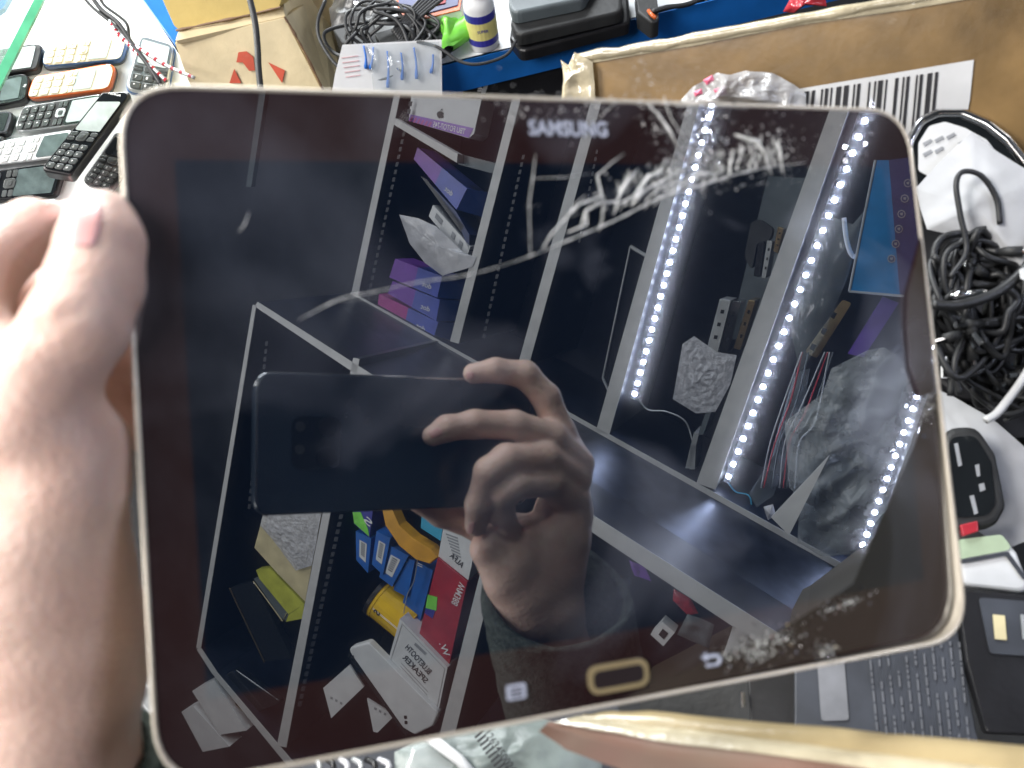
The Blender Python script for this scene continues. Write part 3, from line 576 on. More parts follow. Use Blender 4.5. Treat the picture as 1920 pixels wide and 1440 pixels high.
t = thing('white_carton', 'white box with small print above the red box', 'box', B_(878, 1087)); MB().prism(poly(B_, [(840, 940), (905, 945), (884, 1062), (878, 1088), (822, 1043)]), ND * .05).build('carton', 'paper', t)
for k_ in range(7): decal('print_line', B_, [(836 + 2 * k_, 1000 + 6 * k_), (858 + 1 * k_, 1008 + 6 * k_), (858 + k_, 1010.5 + 6 * k_), (836 + 2 * k_, 1002.5 + 6 * k_)], 'gink', t, .0008)
textpx('ALFA', B_, (868, 1062), (845, 1040), 12, M['ink'], t, flip=True, lift=.0008)
t = thing('red_box', 'glossy red box with white lettering and green sticker beside the blue boxes', 'box', B_(842, 1247)); Bf = B_.off(.004)
MB().prism(poly(Bf, [(821, 1046), (876, 1092), (842, 1248), (786, 1190)]), ND * .05).build('carton', 'redg', t)
textpx('WM388', Bf, (868, 1095), (852, 1135), 14, M['wink'], t, flip=True, lift=.0008)
textpx('W.', Bf, (838, 1230), (828, 1205), 14, M['wink'], t, flip=True, lift=.0008)
decal('green_sticker', Bf, [(802, 1115), (820, 1120), (818, 1145), (798, 1140)], 'green', t, .0008); decal('dark_sticker', Bf, [(798, 1140), (816, 1145), (811, 1160), (796, 1150)], 'labelb', t, .0008)
# yellow tin lying on its side
t = thing('yellow_tin', 'glossy yellow round tin with black lid lying on its side', 'tin', B_(735, 1190)); ax0, ax1 = B_(694, 1135) + ND * .03, B_(758, 1188) + ND * .03
MB().tube([ax0, ax0 + (ax1 - ax0) * .04, ax1], [.0335, .0325, .0325], 32).build('can', 'yelg', t, smooth=False)
MB().tube([ax0 - (ax1 - ax0) * .10, ax0 - (ax1 - ax0) * .005], .0345, 32).build('lid', 'black', t)
MB().tube([ax0 + (ax1 - ax0) * .03, ax0 + (ax1 - ax0) * .08], .0335, 32).build('rim_bead', 'yelg', t)
for f in (.5, .56):
    s_ = nrm(np.cross(ax1 - ax0, ND)); q0 = ax0 - ND * .0328 + s_ * (f - .5) * .03
    MB().tube([q0 + (ax1 - ax0) * .1, q0 + (ax1 - ax0) * .95], .0004, 4).build('white_line', 'wink', t)
x_ = nrm(np.cross(ax1 - ax0, ND)); textmesh('S', .016, M['ink'], ax0 + (ax1 - ax0) * .22 - ND * .0332 , x_, nrm(ax1 - ax0), t, bold=.02)
# speaker card box
t = thing('speaker_box', 'white box reading bluetooth speaker in front of the red box', 'box', B_(820, 1342)); Bs = B_.off(.012)
MB().prism(poly(Bs, [(750, 1160), (839, 1252), (820, 1343), (726, 1245)]), ND * .04).build('carton', 'paper', t)
textpx('BLUETOOTH', Bs, (806, 1262), (762, 1212), 13, M['ink'], t, flip=True, lift=.0008)
textpx('SPEAKER', Bs, (800, 1279), (757, 1231), 13, M['ink'], t, flip=True, lift=.0008)
decal('brand_plate', Bs, [(779, 1205), (800, 1225), (797, 1229), (776, 1209)], 'gink', t, .0008, r=.001)
for k_ in range(6): decal('print_line', Bs, [(752 - k_ * 1.2, 1243 + 6 * k_), (802 - k_, 1297 + 6 * k_), (802 - k_, 1298 + 6 * k_), (752 - k_ * 1.2, 1244 + 6 * k_)], 'gink', t, .0008)
for a, c in (((754, 1170), (834, 1254)), ((834, 1254), (818, 1334)), ((818, 1334), (731, 1243)), ((731, 1243), (754, 1170))): MB().tube([Bs.off(.0004)(*a), Bs.off(.0004)(*c)], .0003, 4).build('border_line', 'gink', t)
t = thing('white_tablet', 'thick white tablet leaning on edge below the speaker box', 'tablet', B_(760, 1368)); Bw = B_.off(.02)
MB().prism(poly(Bw, [(651, 1216), (690, 1204), (822, 1338), (812, 1362), (778, 1379), (756, 1366)], .008), ND * .012, .003).build('shell', 'wcard', t, smooth=False)
MB().prism([p + ND * .004 for p in poly(Bw, [(649, 1232), (655, 1222), (770, 1374), (758, 1384)], .003)], ND * .02).build('screen_edge', 'glossb', t)
for x, y in ((760, 1345), (761, 1355), (661, 1232)): decal('side_hole', Bw, [(x - 2.5, y - 3), (x + 2.5, y - 3), (x + 2.5, y + 3), (x - 2.5, y + 3)], 'black', t, .0008, r=.001)
for q, lab in (([(606, 1290), (655, 1247), (682, 1288), (621, 1347)], 'white card leaning left of the white tablet'), ([(688, 1310), (740, 1342), (708, 1374), (700, 1372)], 'paper label with faint print under the white tablet')):
    t = thing('paper_card', lab, 'card', F2(*q[3])); MB().prism(poly(B_.off(.002), q), ND * .003).build('sheet', 'paper', t)
    for k_ in range(3): decal('print_mark', B_.off(.002), [(q[0][0] + 14 + 9 * k_, q[0][1] + 16 + 5 * k_), (q[0][0] + 18 + 9 * k_, q[0][1] + 18 + 5 * k_), (q[0][0] + 17 + 9 * k_, q[0][1] + 22 + 5 * k_), (q[0][0] + 13 + 9 * k_, q[0][1] + 20 + 5 * k_)], 'gink', t, .0006)
# bay right of the hand
t = thing('paper_cube', 'small white box with dark diamond mark, mirrored right of the sleeve', 'box', B_(1240, 1212)); MB().prism(poly(B_, [(1242, 1166), (1266, 1186), (1244, 1212), (1220, 1190)]), ND * .02).build('carton', 'wcard', t); decal('diamond_mark', B_, [(1243, 1179), (1253, 1188), (1245, 1199), (1235, 1190)], 'ink', t, .0008)
t = thing('white_card', 'white card standing near the crack at the bottom right', 'card', B_(1372, 1230)); MB().prism(poly(B_, [(1374, 1176), (1404, 1192), (1388, 1240), (1355, 1232)]), ND * .004).build('sheet', 'wcard', t)
for q, m, lab in (([(1264, 1104), (1296, 1122), (1310, 1150), (1290, 1154), (1262, 1125)], 'redg', 'crumpled red packet mirrored above the small white box'), ([(1180, 1050), (1210, 1062), (1222, 1090), (1190, 1080)], 'purple', 'small purple packet mirrored beside the sleeve'), ([(1290, 1150), (1340, 1170), (1330, 1215), (1270, 1190)], 'gpla', 'grey packet mirrored below the red one')):
    gridsheet(B_, q, .006, 50, 8, len(lab)).build('packet', m, label=lab, cat='packet', smooth=True)

# ------------------------------------------------------------------ the phone that takes the picture (its lens sits at the camera)
n_ph = FW - 0; Cv = refl(C); nv = FW - 2 * (FW @ TABN) * TABN          # mirrored viewing direction
PH = Plane(Cv + (-nv) * .003, nv)                          # back cover, 3 mm behind the lens
ph = thing('smartphone', 'dark smartphone held sideways taking the picture, mirrored in the tablet', 'phone', PH(720, 830))
phq = [(479, 698), (1000, 716), (990, 946), (476, 968)]
dph = nrm(PH.n if False else -(PH.n)); 
MB().prism(poly(PH, phq, .010, 6), dph * .0078, .0016).build('back_cover', mat('phone_back_glass', (.012, .022, .036), .22, spec=.6, var=.3, nscale=12), ph, smooth=False)
pf = poly(PH.off(-.004), phq, .010, 6); MB().tube(pf[-6:] + pf[:8] , .0009, 6).build('side_frame', 'chrome', ph, smooth=True)
MB().prism(poly(PH.off(.0006), [(548, 780), (640, 783), (638, 878), (546, 882)], .006, 5), dph * .0010).build('lens_plate', 'glossb', ph)
for i, (x, y) in enumerate(((615, 800), (612, 858), (563, 800), (562, 843))):
    cpt = PH.off(.0008)(x, y); MB().tube([cpt, cpt + PH.n * .0004], .0052 if i < 2 else .0026, 20).build('lens_ring', 'matt' if i > 1 else 'black', ph)
VIRT = False

# ================================================================== HANDS (signed distance fields meshed by surface nets)
def seg_sdf(p, a, b, ra, rb):
    ab = b - a; t = np.clip(((p - a) @ ab) / (ab @ ab), 0, 1); return np.linalg.norm(p - (a + t[:, None] * ab), axis=1) - (ra + (rb - ra) * t)
def smin(a, b, k):
    h = np.clip(.5 + .5 * (b - a) / k, 0, 1); return b * (1 - h) + a * h - k * h * (1 - h)
def field(chains, k):
    """chains: lists of (point, radius); each chain is one group, groups are blended with k"""
    def f(p):
        d = None
        for ch, kk in chains:
            e = None
            for (a, ra), (b, rb) in zip(ch, ch[1:]):
                s = seg_sdf(p, a, b, ra, rb); e = s if e is None else smin(e, s, .003)
            d = e if d is None else smin(d, e, kk or k)
        return d
    return f
def nets(f, lo, hi, h):
    """naive surface nets"""
    n = np.maximum(2, np.ceil((hi - lo) / h).astype(int) + 1)
    ax = [lo[i] + h * np.arange(n[i]) for i in range(3)]
    G = np.stack(np.meshgrid(*ax, indexing='ij'), -1).reshape(-1, 3); D = np.empty(len(G))
    for i in range(0, len(G), 400000): D[i:i + 400000] = f(G[i:i + 400000])
    D = D.reshape(n); ins = D < 0
    c = np.zeros(n - 1); cnt = np.zeros(n - 1); pos = np.zeros((*(n - 1), 3))
    idx = np.indices(n - 1).transpose(1, 2, 3, 0)
    for d in range(3):
        for o1 in (0, 1):
            for o2 in (0, 1):
                o = [0, 0, 0]; oth = [i for i in range(3) if i != d]; o[oth[0]] = o1; o[oth[1]] = o2
                e = [0, 0, 0]; e[d] = 1
                sl = tuple(slice(o[i], o[i] + n[i] - 1) for i in range(3))
                sl2 = tuple(slice(o[i] + e[i], o[i] + e[i] + n[i] - 1) for i in range(3)) if True else None
                A = D[sl]; B = D[tuple(slice(o[i] + e[i], o[i] + e[i] + (n[i] - 1)) for i in range(3))]
                cr = (A < 0) != (B < 0); t = np.where(cr, A / np.where(cr, A - B, 1), 0)
                q = idx + np.array(o); q = q.astype(float); q[..., d] += t
                pos += q * cr[..., None]; cnt += cr
    act = cnt > 0; vid = -np.ones(n - 1, int); vid[act] = np.arange(act.sum())
    V = lo + h * pos[act] / cnt[act][:, None]; Fc = []
    for d in range(3):
        u, v = (d + 1) % 3, (d + 2) % 3
        A = ins; sl0 = [slice(1, n[i] - 1) for i in range(3)]; sl0[d] = slice(0, n[d] - 1); sl1 = list(sl0); sl1[d] = slice(1, n[d])
        a, b = ins[tuple(sl0)], ins[tuple(sl1)]; loc = np.argwhere(a != b); base = loc.copy()
        for i in range(3):
            if i != d: base[:, i] += 1
        s = a[tuple(loc.T)]
        eu = np.zeros(3, int); eu[u] = 1; ev = np.zeros(3, int); ev[v] = 1
        q = [vid[tuple((base - x).T)] for x in (eu * 0, eu, eu + ev, ev)]
        Q = np.stack(q, 1); Q[~s] = Q[~s][:, ::-1]; Fc.append(Q)
    return V, np.concatenate(Fc)
def dirn_grad(f, p, e=3e-4):
    return nrm(np.array([f((p + d)[None])[0] - f((p - d)[None])[0] for d in np.eye(3) * e]))
def nail_on(f, proj, cen, ux, uy, parent, r0):
    """nail plate lying on the finger: proj(x,y) gives a ray (origin, dir) in working space"""
    rows = []; nu, nv = 10, 12
    for j in range(nv + 1):
        for i in range(nu + 1):
            a, b_ = i / nu * 2 - 1, j / nv * 2 - 1; sx = a * math.sqrt(max(0, 1 - .35 * b_ * b_)); sy = b_ * math.sqrt(max(0, 1 - .35 * a * a))
            x = cen[0] + ux[0] * sx + uy[0] * sy; y = cen[1] + ux[1] * sx + uy[1] * sy
            o, d = proj(x, y); t = r0
            for _ in range(60):
                s = f((o + d * t)[None])[0]; t += s * .9
                if abs(s) < 1e-5: break
            edge = max(abs(a), abs(b_)); rows.append(o + d * (t - .0004 + (.0009 if edge > .99 else 0)))
    fs = [(j * (nu + 1) + i, j * (nu + 1) + i + 1, (j + 1) * (nu + 1) + i + 1, (j + 1) * (nu + 1) + i) for j in range(nv) for i in range(nu)]
    return MB().add(rows, fs).build('finger_nail', 'nail', parent, smooth=True)
def handmesh(f, pts, parent, h=.0013, label=None):
    allp = np.array([p for p, r in pts]); rr = max(r for p, r in pts) + .006
    V, Q = nets(f, allp.min(0) - rr, allp.max(0) + rr, h)
    n_ = np.array([1.0]); vs = list(V); mb = MB(); mb.v = vs; mb.f = [tuple(int(i) for i in q) for q in Q]
    return mb.build('hand', 'skin', parent, smooth=True, label=label)
me_ = thing('person', 'person in a dark olive sleeve gripping the tablet left edge and holding up a phone', 'person', P(60, 900, .21))
def pp(*a): return [(P(x, y, d), r / 1000) for x, y, d, r in a]
# left hand: thumb on the front edge, fingers behind the tablet
thumb = pp((195, 418, .1955, 8.2), (192, 455, .1935, 10.0), (178, 530, .1905, 10.8), (146, 610, .186, 11.2), (88, 700, .186, 11.8), (66, 790, .188, 15))
heel = pp((140, 845, .192, 13.2), (120, 900, .192, 15), (88, 985, .198, 19), (84, 1080, .203, 21.5), (98, 1180, .208, 22.5), (104, 1280, .212, 22.5), (86, 1400, .215, 23), (130, 1600, .225, 24))
heel2 = pp((10, 760, .197, 19), (-10, 900, .205, 26), (10, 1100, .21, 28))
index = pp((20, 760, .20, 15), (-75, 610, .205, 11), (-30, 500, .214, 9.5), (62, 432, .226, 8.6), (140, 428, .243, 8), (250, 470, .250, 7.5))
oth = [pp((-20, 780, .21, 14), (-60, 610, .228, 10), (110, 540, .252, 8.8), (340, 600, .258, 8)), pp((-20, 800, .215, 14), (-60, 640, .236, 10), (100, 590, .258, 8.4), (340, 720, .262, 8)), pp((-10, 860, .22, 14), (-60, 680, .244, 9), (90, 625, .262, 7.6), (300, 830, .264, 7.4))]
lch = [(thumb, 0), (heel2, .008), (heel, .0045), (index, .005)] + [(o, .004) for o in oth]
fl0 = field(lch, .006)
def creases(p):
    d = fl0(p)
    for a, b_, wd, dp in CR: 
        ab = b_ - a; t = np.clip(((p - a) @ ab) / (ab @ ab), 0, 1); q = np.linalg.norm(p - (a + t[:, None] * ab), axis=1); d = d + dp * np.exp(-(q / wd) ** 2)
    return d
CR = [(P(60, 628, .176), P(175, 560, .176), .0022, .0006), (P(70, 640, .176), P(170, 580, .176), .0016, .0004), (P(150, 740, .178), P(178, 850, .172), .0015, .0006), (P(180, 770, .18), P(176, 850, .174), .0014, .0005), (P(-10, 600, .20), P(70, 540, .2), .002, .0008)]
lh = handmesh(creases, [q for c_, _ in lch for q in c_], me_, .0015, label='left hand with thumb pressed on the tablet edge')
nail_on(creases, lambda x, y: (C, ray(x, y)), (152, 418), (42, 6), (8, -50), lh, .15)
# left sleeve
b = MB(); cs = [P(60, 1470, .212), P(50, 1560, .222), P(20, 1750, .24), P(-40, 2100, .28)]; 
b = MB(); b.tube(cat([P(84, 1448, .2165), P(92, 1475, .218), P(112, 1540, .222), P(170, 1700, .235), P(260, 1950, .26)], 6), [.0268, .0285, .0295] + [.031] * 22, 32, cap=False).build('sleeve', 'sleeve', me_, smooth=True)
# right hand: holds the phone, seen only in the glass
VIRT = True
q0 = PH(900, 830); 
def pq(*a):
    out = []
    for x, y, h, r in a:                       # h: mm in front of the phone back
        out.append((PH(x, y, h / 1000), r / 1000))
    return out
rindex = pq((888, 700, 2, 6.2), (930, 694, 9, 7.2), (985, 702, 14, 8.2), (1024, 745, 15, 8.6), (1050, 810, 14, 9.5), (1078, 870, 8, 11))
rmid = pq((812, 817, 9, 6), (838, 803, 12, 7.2), (890, 795, 16, 8), (965, 798, 20, 8.8), (1035, 820, 20, 9.4), (1082, 870, 14, 11))
rring = pq((893, 985, 3, 6.6), (898, 945, 12, 7.6), (918, 885, 22, 8.6), (950, 862, 25, 9), (1020, 858, 24, 9.6), (1076, 895, 14, 11.5))
rpink = pq((962, 1000, 4, 6.4), (942, 965, 12, 7.2), (944, 925, 22, 8), (968, 908, 25, 8.4), (1030, 902, 22, 9.4), (1072, 935, 12, 12))
rpalm = pq((1070, 900, 6, 12), (1062, 960, 4, 16), (1052, 1010, 2, 18), (1040, 1070, 0, 19))
rheel = pq((985, 1010, -2, 12), (970, 1060, -2, 16), (1000, 1110, -2, 18), (1030, 1140, -3, 20))
rwrist = pq((1052, 960, -3, 16), (1020, 1080, -4, 19), (1030, 1150, -6, 19.5), (1060, 1260, -10, 20), (1110, 1420, -20, 24))
rheb = pq((925, 1000, -4, 9), (915, 1030, -4, 10), (950, 1090, -4, 13), (990, 1150, -5, 16))
rthumb = pq((985, 1000, -12, 12), (900, 985, -20, 10), (830, 960, -20, 9), (780, 935, -17, 7))
rch = [(rpalm, 0), (rheel, .008), (rwrist, .008), (rheb, .008), (rindex, .003), (rmid, .0026), (rring, .0024), (rpink, .0024), (rthumb, .004)]
fr = field(rch, .004)
rh = handmesh(fr, [q for c_, _ in rch for q in c_], me_, .0014, label='right hand curled round the phone, mirrored in the glass')
for cen, ux, uy in (((882, 704), (8, 0), (0, 8)), ((817, 812), (12, -6), (5, 8)), ((884, 990), (7, 0), (-3, 13))):
    nail_on(fr, lambda x, y: (C, ray(x, y)), cen, ux, uy, rh, .30)
sl = cat([PH(1040, 1105, -3), PH(1042, 1125, -4), PH(1065, 1250, -10), PH(1100, 1450, -20), PH(1150, 1750, -40)], 6) if False else cat([PH(1042, 1108, -.003), PH(1050, 1150, -.005), PH(1075, 1270, -.012), PH(1120, 1470, -.03), PH(1200, 1850, -.07)], 6)
b = MB(); n_ = len(sl)
# tilted cuff: an elliptical tube whose first ring leans so that its opening shows
def cuff(path, rx, ry, tilt):
    vs = []; seg = 40; n = len(path); fs = []
    for i, p in enumerate(path):
        t = nrm(path[min(i + 1, n - 1)] - path[max(i - 1, 0)]); side = nrm(np.cross(t, PH.n)); nn = np.cross(side, t); nn = nn if nn @ PH.n > 0 else -nn
        for k_ in range(seg):
            a = 2 * math.pi * k_ / seg; q = p + side * math.cos(a) * rx[i] + nn * math.sin(a) * ry[i] + t * (tilt * math.sin(a) * max(0, 1 - i / 8))
            h_ = noise.noise(Vector(q * 90)) * .0016; vs.append(q + (side * math.cos(a) + nn * math.sin(a)) * h_)
    for i in range(n - 1):
        for k_ in range(seg): fs.append((i * seg + k_, i * seg + (k_ + 1) % seg, (i + 1) * seg + (k_ + 1) % seg, (i + 1) * seg + k_))
    return MB().add(vs, fs)
inner = [sl[6], sl[3], sl[1]]
path = [sl[5], sl[3], sl[1], sl[0]] ; path2 = sl
m_ = cuff(path2, [.0415, .0445] + [.046] * (n_ - 2), [.034, .037] + [.038] * (n_ - 2), .026); o = m_.build('sleeve', 'sleeve', me_, smooth=True)
md = o.modifiers.new('thick', 'SOLIDIFY'); md.thickness = .0035; md.offset = 0
VIRT = False

# ================================================================== THE COUNTER ROUND THE TABLET
ZUP = V3(0, 0, 1)
DIRT = lambda p: nrm(C - p)
tp = P(130, 200, .85); TRAY = Plane(tp, .5 * ZUP + .8 * DIRT(tp))
slab('display_case_floor', TRAY, [(-500, -300), (272, -300), (262, -10), (400, 200), (420, 440), (300, 600), (-700, 700)], .01, mat('white_case_floor', (.80, .82, .80), .35, var=.05), kind='structure')
cz = P(1400, 1300, .80)[2]
fl = Plane(V3(0, 0, cz), ZUP)
MB().prism([V3(-3, -3, cz), V3(3, -3, cz), V3(3, 3, cz), V3(-3, 3, cz)], V3(0, 0, -.03)).build('counter_floor', 'dark', kind='structure')
def bil(k, u, v):
    a = k[0] * (1 - u) + k[1] * u; b_ = k[3] * (1 - u) + k[2] * u; return a * (1 - v) + b_ * v
GRP = 'old keypad phones laid out in the display case'
def keyphone(label, corners, body, face, scr, key, lift=.012, th=.012, r=.008, keys=True, logo=None, lm='wink', rows=4, pl=TRAY, scrbox=(.12, .58, .88, .90), facein=.06, side=None, name='keypad_phone', frame=None, navm=None, keyv=.42):
    pl = pl.off(lift); k = [pl(*c) for c in corners]
    t = thing(name, label, 'phone', sum(k) / 4, GRP)
    W_ = np.linalg.norm(k[1] - k[0])
    up = pl.n
    q = lambda u0, v0, u1, v1, z, rr: rpoly([bil(k, u0, v0) + up * z, bil(k, u1, v0) + up * z, bil(k, u1, v1) + up * z, bil(k, u0, v1) + up * z], rr, 5)
    MB().prism(q(0, 0, 1, 1, 0, r), -up * th, .003).build('body', body, t, smooth=False)
    if side: MB().prism(rpoly([bil(k, -.03, -.01) - up * th * .45, bil(k, 1.03, -.01) - up * th * .45, bil(k, 1.03, 1.01) - up * th * .45, bil(k, -.03, 1.01) - up * th * .45], r, 5), -up * th * .5, .001).build('back_shell', side, t)
    if face: MB().prism(q(facein, facein * .4, 1 - facein, 1 - facein * .4, .0008, r * .85), -up * .001).build('face_plate', face, t)
    s = MB().prism(q(*scrbox, .0014, .002), -up * .001).build('screen', scr, t)
    if frame: MB().prism(q(scrbox[0] - .05, scrbox[1] - .03, scrbox[2] + .05, scrbox[3] + .03, .0011, .003), -up * .001).build('screen_frame', frame, t)
    if keys:
        v1 = keyv; nv = navm or key
        MB().prism(q(.34, v1 + .015, .66, v1 + .125, .0022, .003), -up * .002, .0006).build('navigation_key', nv, t)
        MB().prism(q(.42, v1 + .045, .58, v1 + .095, .0028, .002), -up * .002, .0004).build('select_key', key, t)
        for u in (.08, .70): 
            for vv in (.02, .075): MB().prism(q(u, v1 + vv, u + .22, v1 + vv + .045, .0018, .0015), -up * .002, .0004).build('soft_key', key, t)
        for i in range(rows):
            for j in range(3):
                a, b_ = .10 + j * .275, .04 + i * (v1 - .05) / rows; hh = (v1 - .05) / rows * .8
                kk = MB().prism(q(a, b_, a + .25, b_ + hh, .0020, .0018), -up * .002, .0005).build('key', key, t)
                ch = '*0#789456123'[i * 3 + j]; c = bil(k, a + .09, b_ + hh * .5) + up * .0023
                textmesh(ch, W_ * .10, M['wink'] if key not in ('keyl', 'silver', 'cream') else M['ink'], c, nrm(k[1] - k[0]), nrm(k[3] - k[0]), kk, name='digit', bold=.02)
    if logo: textmesh(logo, W_ * .13, M[lm], bil(k, .5, .95 if scrbox[3] < .93 else .5) + up * .0018, nrm(k[1] - k[0]), nrm(k[3] - k[0]), t, bold=.02)
    return t
keyphone('black flip phone under the green glass edge, topmost at the left', [(-62, 100), (-66, 150), (70, 131), (84, 77)], 'black', 'matt', 'lcdg', 'keyd', logo='', th=.018)
keyphone('blue rimmed phone with a white face, above the orange phone', [(86, 84), (74, 126), (228, 112), (243, 62)], 'bluep', 'cream', 'lcdg', 'cream', side='gpla', scrbox=(.12, .56, .88, .80), rows=3, th=.018, facein=.05, r=.011)
keyphone('orange rimmed phone with a cream face', [(62, 143), (45, 188), (206, 168), (222, 114)], 'orange', 'cream', 'lcdg', 'cream', side='gpla', scrbox=(.14, .54, .86, .76), rows=3, th=.018, facein=.07, r=.012)
keyphone('black phone with fly logo, left of the orange phone', [(-75, 165), (-78, 212), (48, 190), (60, 131)], 'black', 'glossb', 'lcd', 'keyd', logo='fly', th=.016, r=.012, scrbox=(.15, .60, .85, .88))
keyphone('dark silver phone lying upright beside the cardboard box', [(234, 168), (312, 178), (328, 84), (262, 64)], 'silver', 'gpla', 'lcdg', 'keyd', side='bluep', th=.014, scrbox=(.12, .50, .88, .92), keyv=.34, rows=2)
keyphone('silver keypad phone with dark screen frame, below the orange phone', [(42, 199), (20, 251), (190, 228), (206, 172)], 'silver', 'matt', 'lcdg', 'keyd', r=.010, frame='glossb', navm='silver', logo='')
keyphone('dark blue phone edge cut by the left border', [(-70, 222), (-74, 262), (14, 250), (30, 203)], 'black', 'batt', 'glossb', 'keyd', th=.018)
keyphone('white and silver keypad phone with narrow dark screen', [(-30, 268), (-48, 316), (118, 296), (144, 240)], 'silver', 'wcard', 'lcd', 'keyl', r=.006, scrbox=(.12, .66, .88, .94), keyv=.50)
keyphone('small dark phone corner between the silver and white phones', [(-80, 262), (-84, 286), (2, 282), (14, 252)], 'black', 'matt', 'lcd', 'keyd', keys=False)
keyphone('black phone with wide glossy screen, under the leaning phone', [(-88, 330), (-96, 384), (104, 366), (124, 302)], 'black', 'glossb', 'lcd', 'keyd', r=.008, scrbox=(.08, .58, .92, .95), frame='glossb', keyv=.46)
keyphone('silver phone with dark screen just above the index finger', [(-80, 392), (-92, 452), (92, 440), (112, 370)], 'silver', 'wcard', 'lcd', 'keyl', r=.006, scrbox=(.12, .56, .88, .90))
keyphone('black keypad phone half hidden beneath the leaning one', [(150, 342), (206, 360), (276, 258), (216, 246)], 'black', 'matt', 'glossb', 'keyd', lift=.018)
keyphone('grey keypad phone peeping out between leaning phone and tablet corner', [(196, 300), (250, 330), (330, 190), (280, 165)], 'gpla', 'matt', 'lcd', 'keyd', lift=.010)
tpl = Plane(P(150, 260, .80), .62 * ZUP + .6 * DIRT(P(150, 260, .80)) + .1 * RT)
keyphone('thick black bar phone with silver brand lettering leaning on the other phones', [(74, 319), (133, 330), (250, 170), (192, 172)], 'black', 'glossb', 'lcdg', 'keyd', lift=0, pl=tpl, th=.017, r=.005, logo='NOKIA', scrbox=(.10, .50, .90, .86), keyv=.36)
G = Plane(P(20, 60, .72), .5 * ZUP + .8 * DIRT(P(20, 60, .72)))
t = thing('glass_shelf', 'tilted clear glass shelf with green edge at the top left corner', 'glass pane', G(40, 40))
gm = mat('pane_glass', (.5, .68, .6), .05, spec=.8, var=.05, trans=.75)
MB().prism(poly(G, [(-200, -60), (92, -60), (66, -6), (-4, 138), (-200, 138)]), -G.n * .004).build('pane', gm, t)
MB().prism(poly(G, [(66, -6), (84, -6), (76, 12), (0, 164), (-14, 176), (-14, 150)], lift=.0005), -G.n * .005).build('polished_edge', 'greeng', t)
slab('blue_corner', G.off(-.05), [(-20, -20), (26, -20), (6, 14), (-20, 34)], .01, 'bluef', label='bright blue corner piece behind the glass shelf', cat='corner piece')
slab('blue_case_edge', TRAY.off(.05), [(258, -16), (297, -16), (339, 57), (327, 79)], .012, 'bluef', label='blue side board of the display case beside the cardboard box', cat='board')
slab('blue_border_strip', TRAY.off(.02), [(326, 78), (330, 78), (372, 142), (367, 144)], .004, 'bluef', label='thin blue rim below the blue side board', cat='rim')
# cables over the case
def cable(pts, r, m, label, group=None, name='cable', ds=None, d=.7):
    q = cat([P(x, y, (ds[i] if ds else d)) for i, (x, y) in enumerate(pts)], 7)
    return MB().tube(q, r, 8).build(name, m, label=label, cat='cable', group=group, smooth=True)
cable([(168, -12), (190, 18), (222, 44), (252, 88), (278, 122), (302, 160)], .0022, 'rubber', 'thick black cable twisted over the old phones')
cable([(150, -12), (176, 16), (206, 40), (232, 64), (262, 98), (290, 150)], .0015, 'rubber', 'thin black cable twisted with a thicker one')
cable([(185, -12), (196, 10), (236, 42), (244, 75), (270, 112), (300, 150)], .0015, 'matt', 'third black strand beside the red striped cord')
for _n, (pts, lab) in enumerate((([(205, 38), (228, 72), (262, 92), (310, 122), (365, 146)], 'clear cord with red spiral stripe running right'), ([(214, 56), (248, 90), (275, 116), (312, 152)], 'clear cord with red spiral stripe running down'))):
    t = thing('striped_cord', lab, 'cord', P(*pts[0], .7)); q = cat([P(x, y, .70) for x, y in pts], 10)
    MB().tube(q, .0016, 8).build('sheath', 'silver', t, smooth=True)
    for i in range(2, len(q) - 1, 3): MB().tube([q[i], (q[i] + q[i + 1]) / 2, q[i + 1]], .0018, 8).build('red_stripe', 'redg', t)
# cardboard boxes
FB = Plane(P(450, 100, .72), V3(-.12, -1, .45))
t = thing('cardboard_box', 'tan cardboard box with red arrows printed on its front', 'box', FB(450, 150))
MB().prism(poly(FB, [(327, 79), (534, 33), (640, 240), (420, 300), (352, 150)], .002), -FB.n * .16, .0008).build('front_panel', 'card', t)
TP = Plane(FB(430, 55), ZUP + .25 * FB.n)
MB().prism(poly(TP, [(328, 77), (334, 58), (531, 11), (535, 31)], .0015, lift=.0012), -TP.n * .004, .0006).build('folded_flap', 'card', t)
SP = plane3(FB(534, 33), FB(640, 240), FB(534, 33) + (-FB.n * .12 + RT * .06))
da = [FB(534, 31), FB(612, 175)]; dd = [(p - C) @ FW for p in da]
MB().prism([P(535, 31, dd[0]), P(532, 5, dd[0] + .03), P(538, -30, dd[0] + .06), P(602, -30, dd[0] + .10), P(655, 215, dd[1] + .05), P(632, 215, dd[1] + .01), P(612, 175, dd[1])], -RT * .004 - FB.n * .004).build('side_panel', 'card', t)
MB().tube(cat([FB(533, 31, .002), FB(548, 55, .001), FB(575, 105, .002), FB(606, 168, .001)], 5), [.0012 * random.uniform(.5, 1.4) for _ in range(16)], 5).build('torn_edge', 'brown', t)
for q in ([(443, 117), (447, 98), (462, 96), (475, 107), (478, 132), (467, 133), (455, 117)], [(503, 117), (534, 132), (529, 156)], [(439, 129), (452, 156), (430, 156)]): decal('red_arrow', FB, q, 'red', t, .0016)
t = thing('ochre_box', 'ochre cardboard box standing on the tan box', 'box', FB(430, 20)); F2B = FB.off(-.004)
MB().prism(poly(F2B, [(268, -70), (545, -70), (530, -5), (524, 13), (336, 57), (326, 48), (300, -10)], .001), -FB.n * .12, .0008).build('front_panel', 'card2', t)
MB().tube(cat([F2B(330, 57, .002), F2B(400, 42, .002), F2B(470, 27, .001), F2B(526, 13, .002)], 6), [.0011 * random.uniform(.5, 1.5) for _ in range(19)], 5).build('worn_edge', 'brown', t)
